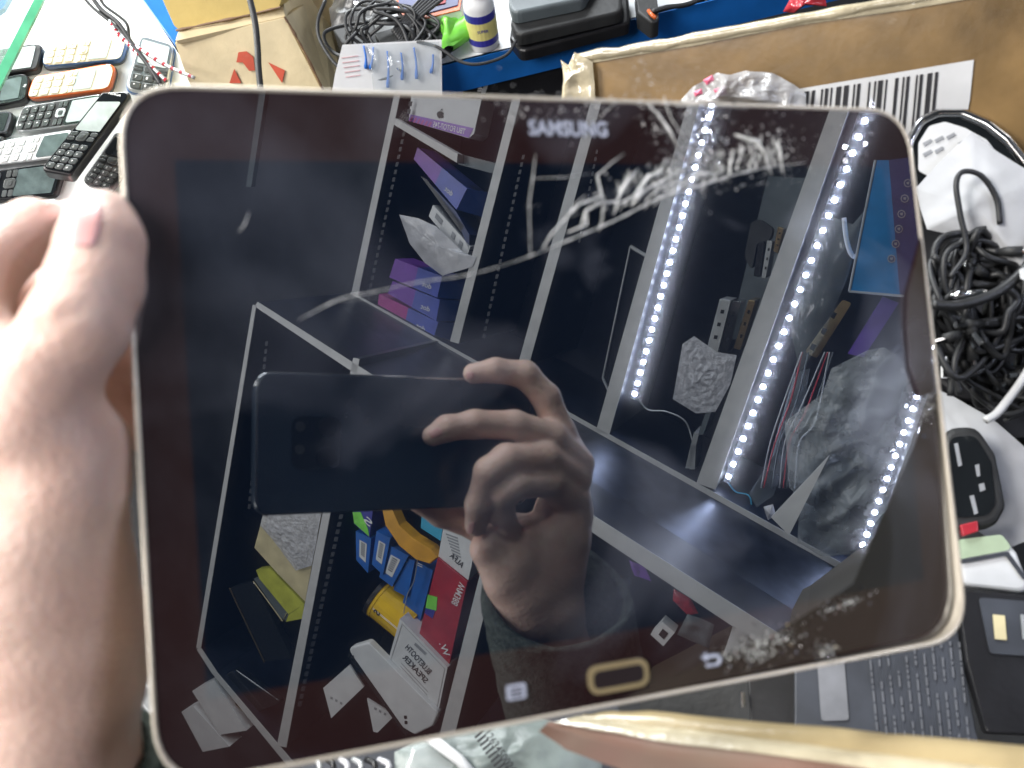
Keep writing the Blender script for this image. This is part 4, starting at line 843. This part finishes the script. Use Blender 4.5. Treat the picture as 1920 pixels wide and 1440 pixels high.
cable([(466, -12), (478, 40), (483, 90), (485, 130), (492, 200)], .0027, 'rubber', 'black cable hanging in front of the boxes', d=.66)
slab('tall_carton', FB.off(-.10), [(520, -30), (620, -30), (640, 170), (600, 170)], .05, 'card', label='shaded cardboard carton side behind the tan box', cat='box')
# the blue edged shelf
shz = P(900, 90, .70)[2]; SH = Plane(V3(0, 0, shz), ZUP)
def onsh(pts, lift=0): return [SH(x, y, lift) for x, y in pts]
t = thing('counter_shelf', 'white topped shelf with a bright blue front edge', 'shelf', SH(1000, 80))
MB().prism(onsh([(668, 164), (700, 152), (828, 123), (1080, 62), (1460, -31), (1600, -66), (1600, -400), (650, -400)]), V3(0, 0, -.012)).build('board', 'shelfw', t)
e0, e1, e2 = SH(700, 152), SH(828, 123), SH(1600, -66); fn = nrm(np.cross(e2 - e1, ZUP)); fn = fn if fn @ (C - e1) > 0 else -fn
MB().prism([e0 + fn * .002, e2 + fn * .002, e2 + fn * .002 - ZUP * .031, e0 + fn * .002 - ZUP * .031], -fn * .003).build('blue_front', 'bluef', t)
UB = Plane(SH(950, 112) - ZUP * .03 - fn * .02, fn + .15 * ZUP)
t = thing('black_carton', 'black carton with white lettering stored under the blue shelf', 'box', UB(950, 160)); MB().prism(poly(UB, [(820, 138), (1075, 82), (1085, 250), (820, 250)]), -UB.n * .1).build('carton', 'black', t)
decal('silver_strip', UB, [(914, 142), (922, 140), (910, 175), (902, 175)], 'silver', t, .001); textpx('XIAOMI', UB, (905, 118), (899, 172), 9, M['wink'], t, lift=.001); decal('blue_patch', UB, [(840, 146), (872, 140), (868, 175), (838, 176)], 'labelb', t, .001)
# paper with blue strips hanging in front
PW = Plane(SH(730, 130, .02), fn + .6 * ZUP)
t = thing('swab_packet', 'clear packet of blue swabs lying on white paper at the shelf end', 'packet', PW(730, 150)); MB().prism(poly(PW, [(642, 84), (828, 74), (829, 200), (618, 200), (628, 140)]), -PW.n * .001).build('paper', 'paper', t)
for x0, x1, wd in ((682, 686, 5), (726, 727, 6), (752, 754, 6), (776, 781, 8), (812, 808, 5), (700, 694, 4)):
    y0, y1 = random.uniform(85, 105), random.uniform(128, 165)
    MB().tube(cat([PW(x0, y0, .002), PW((x0 + x1) / 2 + 2, (y0 + y1) / 2, .003), PW(x1, y1, .002)], 4), [.0008, .0008, .0009, .0009, .0009, .0010, .0013, .0017, .0013], 6).build('blue_swab', mat('swab_blue', (.02, .16, .6), .3), t, smooth=True)
gridsheet(PW.off(.004), [(690, 84), (824, 78), (826, 170), (700, 168)], .004, 60, 10, 4).build('clear_film', 'bagd', t, smooth=True)
for i in range(5): decal('pink_print', PW, [(640 + 2 * i, 108 + 9 * i), (672 + i, 104 + 9 * i), (672 + i, 105.5 + 9 * i), (640 + 2 * i, 109.5 + 9 * i)], mat('faint_pink_ink', (.70, .42, .45), .6), t, .0006)
# things on the shelf
slab('book', SH.off(.03), [(730, -30), (880, -70), (864, 20), (776, 42), (745, 30)], .010, 'paper', label='thin blue and orange booklet behind the cable tangle', cat='booklet')
bk = bpy.data.objects['book']; bk_o = thing('booklet_cover', 'blue cover with orange border and red square on the booklet', 'cover', SH(800, 0, .031)); 
slab('orange_border', SH.off(.0315), [(735, -40), (876, -68), (862, 18), (777, 39), (748, 28)], .001, 'orange', bk_o); slab('blue_field', SH.off(.0325), [(740, -40), (868, -66), (858, 9), (778, 30), (750, 20)], .001, 'indigo', bk_o); slab('red_square', SH.off(.0335), [(805, -10), (838, -18), (835, 5), (803, 12)], .001, 'redg', bk_o)
gridsheet(SH.off(.02), [(618, 20), (640, -20), (700, -30), (745, -5), (735, 30), (700, 45), (622, 50)], .014, 50, 12, 8).build('dark_bag', mat('smoky_bag', (.05, .05, .052), .35, spec=.6, trans=.12, bump=.8, bscale=60), label='smoky grey plastic bag behind the cable tangle', cat='bag', smooth=True)
for q, lab, z in (([(620, 50), (700, 40), (715, 95), (640, 80)], 'black adapter body under the left of the tangle', .02), ([(700, 62), (775, 40), (790, 92), (730, 110)], 'black charger block under the middle of the tangle', .024), ([(775, 62), (850, 34), (858, 52), (800, 92), (778, 84)], 'black folding clip right of the cable tangle', .022)):
    slab('adapter', SH.off(z), q, .018, 'matt', r=.004, bev=.002, label=lab, cat='adapter')
cable([(782, 78), (820, 88), (862, 115), (900, 120), (948, 104), (968, 76)], .0014, 'rubber', 'thin black cable looping below the white bottle', ds=[.66] * 6)
def tangle(cx, cy, rx, ry, d, n, r, lab, grp, m='rubber', seed=1, plugs=True):
    rnd = random.Random(seed)
    for i in range(n):
        a0 = rnd.uniform(0, 6.28); q = []; ex, ey = rnd.uniform(.35, 1.0) * rx, rnd.uniform(.35, 1.0) * ry; ox, oy = rnd.uniform(-.25, .25) * rx, rnd.uniform(-.25, .25) * ry; ph_ = rnd.uniform(0, 6.28)
        nt = rnd.randint(9, 15)
        for k_ in range(nt):
            a = a0 + k_ * 6.283 / 8.5 * (1 if i % 2 else -1); wob = 1 + .22 * math.sin(k_ * 1.9 + ph_)
            q.append(P(cx + ox + ex * wob * math.cos(a) + rnd.uniform(-5, 5), cy + oy + ey * wob * math.sin(a) + rnd.uniform(-5, 5), d - .004 * rnd.random() * 3 - .0012 * i * .6))
        t = thing('tangled_cable', lab, 'cable', q[0], grp); MB().tube(cat(q, 6), r * rnd.uniform(.8, 1.25), 7).build('sheath', m, t, smooth=True)
        if plugs:
            e = q[-1] + nrm(q[-1] - q[-2]) * .012; MB().tube([q[-1], q[-1] * .6 + e * .4, e], [r * 1.1, r * 1.7, r * 1.7], 10).build('plug', 'matt', t, smooth=True); MB().tube([e, e + nrm(q[-1] - q[-2]) * .008], r * 1.0, 8).build('plug_tip', 'chrome', t)
tangle(722, 66, 88, 62, .685, 9, .0015, 'thin black cable coiled in the tangle on the shelf', 'tangled cables on the blue edged shelf', seed=5)
cable([(610, 0), (596, 40), (602, 80), (640, 130), (700, 150), (745, 135), (765, 90), (745, 40), (700, 20)], .0016, 'rubber', 'outer loop of black cable hanging off the shelf tangle', d=.67)
for i in range(6): cable([(735 + 3 * i, 60 + 4 * i), (762 + 4 * i, 28 + 2 * i), (800 + 9 * i, -14)], .0016, 'rubber', 'straight bundled black cable running up from the tangle', 'bundled cables above the tangle', d=.675)
gp = thing('green_film_roll', 'crumpled bright green plastic roll beside the white bottle', 'plastic roll', SH(850, 80))
gridsheet(SH.off(.014), [(800, 70), (835, 42), (872, 30), (888, 62), (852, 86), (828, 97), (806, 88)], .010, 55, 12, 11, fold=1.3).build('film', 'green', gp, smooth=True)
a, c = SH(838, 76, .014), SH(880, 50, .016)
for k_ in range(3): MB().tube([a, c], .010 - .003 * k_ , 14, cap=False).build('rolled_layer', 'green', gp, smooth=True)
bt = thing('bottle', 'small white bottle with blue and yellow label on the shelf', 'bottle', SH(909, 84)); b0 = SH(909, 84)
def lathe(pr, seg=24): 
    vs = [b0 + V3(r_ * math.cos(6.2832 * i / seg), r_ * math.sin(6.2832 * i / seg), z) for r_, z in pr for i in range(seg)]; n = len(pr)
    return MB().add(vs, [(j * seg + i, j * seg + (i + 1) % seg, (j + 1) * seg + (i + 1) % seg, (j + 1) * seg + i) for j in range(n - 1) for i in range(seg)] + [tuple(range((n - 1) * seg, n * seg))])
lathe([(0, 0), (.0125, 0), (.0135, .002), (.0135, .040), (.012, .046), (.008, .050), (.008, .053)]).build('body', 'wcard', bt, smooth=True)
lathe([(.0137, .007), (.01375, .007), (.01375, .013), (.0137, .013)]).build('lower_band', 'labelb', bt); lathe([(.0137, .013), (.01375, .013), (.01375, .029), (.0137, .029)]).build('label', 'yel', bt); lathe([(.0137, .029), (.01375, .029), (.01375, .036), (.0137, .036)]).build('upper_band', 'labelb', bt)
lathe([(.0085, .052), (.0105, .052), (.0105, .075), (.009, .078), (0, .078)]).build('cap', 'wcard', bt, smooth=True)
dv = nrm((C - b0) * V3(1, 1, 0)); sv = np.cross(ZUP, dv); textmesh('SUPER', .0035, M['labelb'], b0 + dv * .0139 + ZUP * .022, sv, ZUP, bt, bold=.02)
for q, z, m, lab in (([(955, 70), (976, 96), (1182, 42), (1178, -20), (962, 20)], .012, 'black', 'black phone case at the bottom of the stack beside the bottle'), ([(957, 42), (968, 66), (1166, 20), (1166, -30), (962, 0)], .026, 'matt', 'black phone case in the middle of the stack'), ([(952, -2), (960, 24), (1094, -4), (1120, -50), (960, -40)], .038, 'gpla', 'grey phone case on top of the stack')):
    t = thing('phone_case', lab, 'case', SH(1060, 30, z)); slab('shell', SH.off(z), q, .011, m, t, r=.008, bev=.003)
    for i in range(5): u = i / 5; x = q[0][0] + 30 + 150 * u * .8; y = q[0][1] - 14 - 34 * u; decal('button', SH.off(z), [(x, y), (x + 10, y - 3), (x + 11, y + 3), (x + 1, y + 6)], 'keyd', t, .001)
t = thing('cut_adapter', 'black adapter with bare copper wire at its cut end', 'adapter', SH(1215, 20)); slab('body', SH.off(.018), [(1190, -30), (1196, 22), (1222, 42), (1236, 36), (1230, -30)], .016, 'matt', t, r=.004, bev=.002)
MB().tube(cat([SH(1216, 20, .02), SH(1222, 28, .022), SH(1230, 34, .02)], 3), .0018, 6).build('copper_wire', 'orange', t, smooth=True); MB().tube(cat([SH(1222, 22, .02), SH(1250, 14, .02), SH(1290, 8, .016), SH(1340, -14, .016)], 4), .0022, 7).build('lead', 'rubber', t, smooth=True)
gridsheet(Plane(P(1500, 0, .62), DIRT(P(1500, 0, .62))), [(1468, 22), (1486, -10), (1545, -20), (1550, 12), (1510, 10), (1490, 24)], .01, 60, 8, 3).build('red_scrap', 'redg', label='crumpled red plastic peeking over the large box', cat='scrap', smooth=True)
# the large open carton at the right
WB = plane3(P(1080, 120, .56), P(1900, -30, .44), P(1500, 420, .545))
lb = thing('open_carton', 'large worn cardboard carton with a barcode label inside its far wall', 'box', WB(1500, 250))
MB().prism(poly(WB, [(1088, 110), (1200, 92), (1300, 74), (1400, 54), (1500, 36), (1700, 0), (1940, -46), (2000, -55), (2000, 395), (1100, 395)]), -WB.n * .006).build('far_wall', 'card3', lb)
b = MB(); top = []; bot = []
rt_ = [(1082, 108), (1120, 98), (1160, 95), (1200, 86), (1250, 80), (1300, 68), (1350, 60), (1400, 50), (1450, 42), (1500, 32), (1560, 22), (1640, 6), (1760, -16), (1940, -50)]
rim = []
for (x0_, y0_), (x1_, y1_) in zip(rt_, rt_[1:]):
    for k_ in range(4): f_ = k_ / 4; rim.append((x0_ + (x1_ - x0_) * f_, y0_ + (y1_ - y0_) * f_))
for i_ in range(len(rim) - 1):
    j0 = 7 + 3 * noise.noise(Vector((i_ * .31, 2, 0))); j1 = 7 + 3 * noise.noise(Vector((i_ * .31 + .31, 2, 0))); (xa, ya), (xb, yb) = rim[i_], rim[i_ + 1]
    b.add([WB(xa, ya - j0, .001), WB(xb, yb - j1, .001), WB(xb, yb + 3, .0055), WB(xa, ya + 3, .0055), WB(xb, yb + 5 + j1, .002), WB(xa, ya + 5 + j0, .002), WB(xb, yb - j1, -.006), WB(xa, ya - j0, -.006)], [(0, 3, 2, 1), (3, 5, 4, 2), (0, 1, 6, 7)])
b.build('taped_rim', 'tape', lb, smooth=True)
gridsheet(WB.off(.001), [(x, y) for x, y in rt_] + [(1940, -24), (1700, 18), (1500, 47), (1400, 66), (1300, 86), (1200, 102), (1100, 120)], .0008, 40, 6, 5).build('tape_overlap', 'tape', lb, smooth=True)
gridsheet(WB.off(.006), [(1052, 112), (1066, 122), (1078, 98), (1092, 104), (1112, 116), (1118, 200), (1052, 205), (1058, 150)], .006, 60, 10, 12, fold=1.5).build('torn_corner', 'tape', lb, smooth=True)
lbl = decal('barcode_label', WB, [(1490, 168), (1826, 112), (1818, 190), (1788, 340), (1480, 340)], 'paper', lb, .0012)
pat = [3, 1, 2, 3, 1, 1, 2, 1, 1, 2, 3, 1, 3, 2, 1, 1, 2, 4, 1, 2, 1, 1, 3, 1, 1, 4, 2, 2, 1, 1, 2, 3, 1, 1, 2, 2, 3, 1, 2, 1]
x = 1508; scale = 256 / sum(pat)
for i, wd in enumerate(pat):
    if i % 2 == 0:
        f = lambda x_, s_: (x_ - .09 * s_, 172 - (x_ - 1508) * .148 + s_)
        decal('bar', WB, [f(x, 0), f(x + wd * scale * .85, 0), f(x + wd * scale * .85, 175), f(x, 175)], 'ink', lbl, .0018)
    x += wd * scale
CT = Plane(P(1850, 600, .50), ZUP * .75 + .55 * DIRT(P(1850, 600, .5)))     # the heap inside the carton
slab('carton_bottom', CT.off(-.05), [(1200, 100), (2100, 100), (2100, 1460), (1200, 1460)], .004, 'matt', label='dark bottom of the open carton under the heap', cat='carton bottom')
t = thing('snack_bag', 'clear plastic bag with pink print leaning in the carton', 'bag', WB(1380, 180)); gridsheet(WB.off(.012), [(1262, 205), (1300, 162), (1322, 150), (1345, 136), (1372, 139), (1400, 132), (1450, 136), (1468, 146), (1490, 158), (1512, 175), (1512, 215)], .012, 70, 20, 7, fold=1.6).build('film', mat('grey_clear_bag', (.46, .47, .49), .2, spec=.9, var=.2, bump=1, bscale=70, trans=.3), t, smooth=True)
for q in ([(1318, 150), (1336, 140), (1340, 150), (1326, 160)], [(1338, 168), (1360, 160), (1362, 176), (1345, 184)], [(1300, 172), (1316, 166), (1318, 176), (1304, 182)]): gridsheet(WB.off(.024), q, .002, 50, 4, 1).build('pink_print', 'pink', t)
D1 = Plane(P(1810, 270, .47), ZUP * .5 + DIRT(P(1810, 270, .47)))
t = thing('chrome_rim_phone', 'phone with shiny chrome rim lying under a white sheet in the carton', 'phone', D1(1810, 270)); ol = [(1704, 268), (1726, 228), (1760, 212), (1804, 212), (1850, 232), (1888, 262), (1932, 318), (1960, 420), (1720, 420)]
MB().prism(poly(D1, ol, .008), -D1.n * .010, .002).build('body', 'glossb', t); pr = rpoly([D1(*p) for p in ol], .008, 5); MB().tube(pr[:-8], .0028, 8).build('chrome_rim', 'chrome', t, smooth=True)
MB().prism(poly(D1, [(1722, 268), (1742, 236), (1772, 228), (1810, 240), (1850, 262), (1880, 300), (1760, 340), (1722, 320)], .004, lift=.0012), -D1.n * .001).build('sticker', 'paper', t)
for i in range(7): 
    x = 1730 + 22 * (i % 4); y = 268 + 26 * (i // 4) - 6 * (i % 3); MB().prism(poly(D1, [(x, y), (x + 15, y - 8), (x + 18, y - 3), (x + 3, y + 6)], lift=.002), -D1.n * .0004).build('print_mark', 'gink', t)
def crumple(name, pl, out, amp, sc, m, label, category, nx=14, seed=0): return gridsheet(pl, out, amp, sc, nx, seed).build(name, m, label=label, cat=category, smooth=True)
SHEET = mat('soft_grey_sheet', (.50, .51, .53), .75, var=.08)
MATS['soft_grey_sheet'] = SHEET
crumple('white_sheet', D1.off(.006), [(1718, 352), (1760, 305), (1822, 248), (1870, 285), (1960, 340), (1960, 560), (1900, 500), (1850, 470), (1780, 440), (1738, 430), (1726, 392)], .008, 14, SHEET, 'folded white sheet lying over the chrome rim phone', 'paper', 22, 2)
crumple('white_sheet', CT.off(-.012), [(1735, 720), (1790, 745), (1860, 785), (1935, 850), (1960, 1000), (1885, 1030), (1840, 1000), (1700, 900)], .006, 14, SHEET, 'second white sheet lying beside the black remote', 'paper', 22, 6)
tangle(1842, 560, 100, 120, .475, 22, .0018, 'thick dark cable coiled in the heap inside the carton', 'tangled cables in the open carton', seed=11, m='rubber')
tangle(1890, 670, 90, 90, .485, 16, .0018, 'dark cable low in the carton heap below the silver plug', 'lower cables in the open carton', seed=23, m='matt')
cable([(1782, 520), (1812, 470), (1800, 400), (1793, 345), (1806, 322), (1840, 330), (1868, 372), (1875, 420)], .0016, 'rubber', 'thin black cable loop standing up over the white sheet', d=.45)
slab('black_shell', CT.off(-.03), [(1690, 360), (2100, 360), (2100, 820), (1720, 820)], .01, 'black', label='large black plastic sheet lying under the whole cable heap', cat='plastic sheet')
cable([(1748, 572), (1800, 572), (1870, 548), (1925, 500), (1960, 440)], .0030, 'rubber', 'thickest dark grey cable curving across the carton heap', d=.44)
cable([(1750, 480), (1800, 520), (1820, 600), (1790, 680), (1800, 740)], .002, 'rubber', 'grey cable running down beside the tablet edge', d=.455)
t = thing('metal_plug', 'long silver plug lying on the dark cables', 'plug', P(1810, 552, .445)); MB().tube([P(1782, 556, .448), P(1800, 553, .446), P(1838, 549, .446)], [.0022, .0030, .0030], 10).build('barrel', 'chrome', t, smooth=True); MB().tube([P(1838, 549, .446), P(1848, 548, .446)], .0018, 8).build('tip', 'chrome', t)
cable([(1948, 660), (1915, 715), (1888, 752), (1868, 776), (1848, 788)], .0024, 'wcard', 'white cable end at the right border', d=.45)
slab('blue_tag', D1.off(.03), [(1912, 505), (1930, 498), (1930, 530), (1914, 522)], .002, 'paper', label='small white tag at the right border among cables', cat='tag')
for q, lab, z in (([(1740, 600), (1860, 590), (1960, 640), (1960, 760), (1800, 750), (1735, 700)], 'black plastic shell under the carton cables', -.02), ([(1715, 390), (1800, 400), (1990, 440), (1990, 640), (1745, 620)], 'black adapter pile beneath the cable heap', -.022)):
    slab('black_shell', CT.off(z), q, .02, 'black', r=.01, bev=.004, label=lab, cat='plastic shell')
t = thing('black_remote', 'glossy black rounded gadget with white marks beside the tablet', 'gadget', CT(1835, 890)); RP = CT.off(.012)
MB().prism(poly(RP, [(1772, 800), (1832, 798), (1868, 850), (1888, 950), (1868, 986), (1800, 996), (1772, 985)], .009), -CT.n * .014, .004).build('shell', 'matt', t); MB().prism(poly(RP, [(1780, 820), (1828, 816), (1858, 866), (1866, 945), (1850, 966), (1784, 972)], .006, lift=.0012), -CT.n * .001).build('glossy_face', 'glossb', t)
for q in ([(1789, 832), (1796, 830), (1804, 872), (1797, 875)], [(1818, 930), (1826, 928), (1834, 962), (1827, 965)], [(1835, 908), (1845, 905), (1848, 918), (1838, 922)], [(1828, 872), (1836, 870), (1838, 892), (1832, 894)]): decal('white_mark', RP, q, 'gink', t, .002)
slab('red_button', CT.off(.014), [(1800, 984), (1834, 976), (1836, 996), (1806, 1006)], .006, 'redg', r=.001, bev=.001, label='small bright red clip under the black gadget', cat='clip')
t = thing('pale_green_phone', 'pale green and white phone shell with a dark line', 'phone', CT(1860, 1050)); GP = CT.off(.010)
MB().prism(poly(GP, [(1796, 1012), (1878, 1002), (1908, 1036), (1932, 1100), (1920, 1112), (1800, 1098)], .006), -CT.n * .012, .003).build('shell', 'wcard', t); MB().prism(poly(GP, [(1796, 1012), (1878, 1002), (1900, 1030), (1812, 1046), (1796, 1050)], .003, lift=.001), -CT.n * .002).build('green_panel', 'tealc', t); MB().prism(poly(GP, [(1800, 1050), (1890, 1034), (1925, 1082), (1920, 1088), (1886, 1042), (1802, 1057)], .001, lift=.0015), -CT.n * .001).build('dark_line', 'batt', t)
# batteries
BP = Plane(P(1640, 1290, .42), ZUP * .6 + .8 * DIRT(P(1640, 1290, .42)))
t = thing('battery', 'dark grey battery with faded printed lines and white label under the tablet corner', 'battery', BP(1640, 1290)); MB().prism(poly(BP, [(1490, 1170), (1790, 1150), (1840, 1420), (1490, 1420)], .003), -BP.n * .006, .001).build('pack', 'batt', t)
MB().prism(poly(BP, [(1532, 1235), (1582, 1228), (1592, 1350), (1540, 1352)], .002, lift=.001), -BP.n * .0006).build('label', mat('grey_battery_label', (.17, .175, .19), .6, var=.2), t)
rnd = random.Random(4)
for i in range(11):
    y0 = 1200 + rnd.uniform(0, 8); x = 1626 + i * 17; y = y0
    while y < 1385: 
        l_ = rnd.uniform(4, 22); 
        if rnd.random() < .85: MB().prism(poly(BP, [(x + (y - 1200) * .10, y), (x + 4 + (y - 1200) * .10, y - .5), (x + 4 + (y + l_ - 1200) * .10, y + l_), (x + (y + l_ - 1200) * .10, y + l_)], lift=.0012), -BP.n * .0002).build('print_line', mat('faded_print', (.11, .115, .13), .6), t)
        y += l_ + 4
t = thing('battery', 'black battery with gold contacts at the right border', 'battery', BP(1870, 1230)); B2P = BP.off(.006)
MB().prism(poly(B2P, [(1795, 1105), (1965, 1120), (1975, 1380), (1850, 1375), (1812, 1240)], .003), -BP.n * .010, .001).build('pack', 'black', t); MB().prism(poly(B2P, [(1835, 1120), (1960, 1130), (1960, 1232), (1856, 1225)], .002, lift=.001), -BP.n * .001).build('recess', 'batt', t)
for x in (1862, 1914): MB().prism(poly(B2P, [(x, 1152), (x + 22, 1154), (x + 26, 1200), (x + 4, 1198)], lift=.002), -BP.n * .001).build('contact', 'beige' if x < 1900 else 'silver', t)
t = thing('black_adapter', 'black adapter block with small silver pin under the tablet edge', 'adapter', BP(1440, 1310)); MB().prism(poly(BP.off(-.004), [(1400, 1250), (1500, 1230), (1505, 1400), (1410, 1400)], .003), -BP.n * .012, .002).build('block', 'black', t); MB().tube([BP(1392, 1298, .002), BP(1393, 1326, .002)], .0016, 8).build('silver_pin', 'chrome', t)
# near rim of the carton at the bottom
NR = Plane(P(1400, 1380, .25), ZUP * .3 + DIRT(P(1400, 1380, .25)))
t = thing('carton_flap', 'yellow taped carton flap running along the bottom edge', 'box flap', NR(1400, 1400))
def jl(pts, a_=3, n=6):
    out = []
    for (x0_, y0_), (x1_, y1_) in zip(pts, pts[1:]):
        for k_ in range(n): f_ = k_ / n; out.append((x0_ + (x1_ - x0_) * f_, y0_ + (y1_ - y0_) * f_ + a_ * noise.noise(Vector((x0_ * .02 + f_ * 2.3, y0_ * .1, 1)))))
    return out + [pts[-1]]
def band(name, top_, bot_, z0, z1, m):
    b = MB(); T_, B_2 = jl(top_), jl(bot_); n = len(T_)
    vs = [NR(*p, z0) for p in T_] + [NR((p[0] + q_[0]) / 2, (p[1] + q_[1]) / 2, z0 * .35 + z1 * .65 + .0008) for p, q_ in zip(T_, B_2)] + [NR(*p, z1) for p in B_2] + [NR(*p, z0) - NR.n * .003 for p in T_]
    b.add(vs, [(r * n + i, r * n + i + 1, (r + 1) * n + i + 1, (r + 1) * n + i) for r in range(2) for i in range(n - 1)] + [(i, 3 * n + i, 3 * n + i + 1, i + 1) for i in range(n - 1)]); b.build(name, m, t, smooth=True)
band('yellow_layer', [(1095, 1340), (1150, 1332), (1254, 1336), (1480, 1356), (1700, 1378), (1990, 1404)], [(1085, 1344), (1150, 1352), (1254, 1366), (1480, 1392), (1700, 1420), (1990, 1456)], 0, .003, 'tapey')
band('tape_glint', [(1085, 1343), (1150, 1351), (1254, 1365), (1480, 1391), (1700, 1419), (1990, 1455)], [(1040, 1354), (1120, 1368), (1254, 1392), (1480, 1420), (1700, 1452), (1990, 1500)], .003, .0075, 'tape')  # tape layer; the glint along it is put into its pale colour
band('red_printed_layer', [(1030, 1352), (1120, 1366), (1254, 1390), (1480, 1418), (1700, 1450), (1990, 1498)], [(1010, 1372), (1060, 1404), (1180, 1450), (1400, 1500), (1700, 1540), (1990, 1580)], .0074, .004, mat('faded_red_card', (.20, .10, .075), .55, var=.2, nscale=26, wear=(.22, .16, .11)))

# plastic bags and packs below the tablet
LP = Plane(P(900, 1420, .42), ZUP * .5 + DIRT(P(900, 1420, .42)))
t = thing('printed_bag', 'clear plastic bag with printed serial number at the bottom', 'bag', LP(930, 1420)); gridsheet(LP.off(.004), [(740, 1410), (820, 1372), (960, 1340), (1090, 1360), (1130, 1420), (1120, 1520), (740, 1520)], .010, 26, 20, 13).build('film', mat('greenish_clear_bag', (.26, .31, .29), .32, spec=.5, var=.2, bump=.7, bscale=60, trans=.4), t, smooth=True)
textpx('1263450024', LP.off(.018), (912, 1372), (962, 1446), 14, M['ink'], t, lift=.001); textpx('IIIIIIIIII', LP.off(.018), (896, 1376), (944, 1448), 18, M['ink'], t, lift=.001)
t = thing('blister_pack', 'clear blister pack with white edge below the tablet', 'pack', LP(800, 1430)); MB().prism(poly(LP.off(.012), [(770, 1400), (800, 1388), (870, 1440), (880, 1500), (740, 1500)], .003), -LP.n * .012, .003).build('tray', mat('clear_blister', (.6, .66, .66), .08, spec=1, trans=.6), t); MB().tube([LP(800, 1378, .014), LP(860, 1424, .014), LP(900, 1470, .014)], .003, 8).build('white_edge', 'wcard', t, smooth=True)
for i in range(6): MB().tube(cat([LP(590 + 24 * i, 1424, .004), LP(600 + 26 * i, 1436, .008), LP(600 + 22 * i, 1470, .004)], 4), .0016, 7).build('wrapped_cable', ['silver', 'black', 'bag2'][i % 3], label='shiny wrapped cable showing below the tablet edge', cat='cable', group='wrapped cables below the tablet', smooth=True)
slab('dark_cloth', LP.off(-.03), [(380, 1330), (1150, 1300), (1250, 1600), (380, 1600)], .01, 'batt', label='dark tray floor below the tablet', cat='tray')
L2 = TRAY.off(.02)
crumple('silver_wrapper', L2, [(215, 1230), (330, 1240), (350, 1420), (290, 1440), (240, 1330)], .012, 30, 'silver', 'crumpled silver wrapper between wrist and tablet', 'wrapper', 14, 3)
crumple('green_wrapper', L2.off(.02), [(262, 1412), (310, 1418), (330, 1460), (262, 1450)], .006, 40, 'green', 'small bright green wrapper at the bottom left', 'wrapper', 8, 4)
bpy.context.view_layer.update()
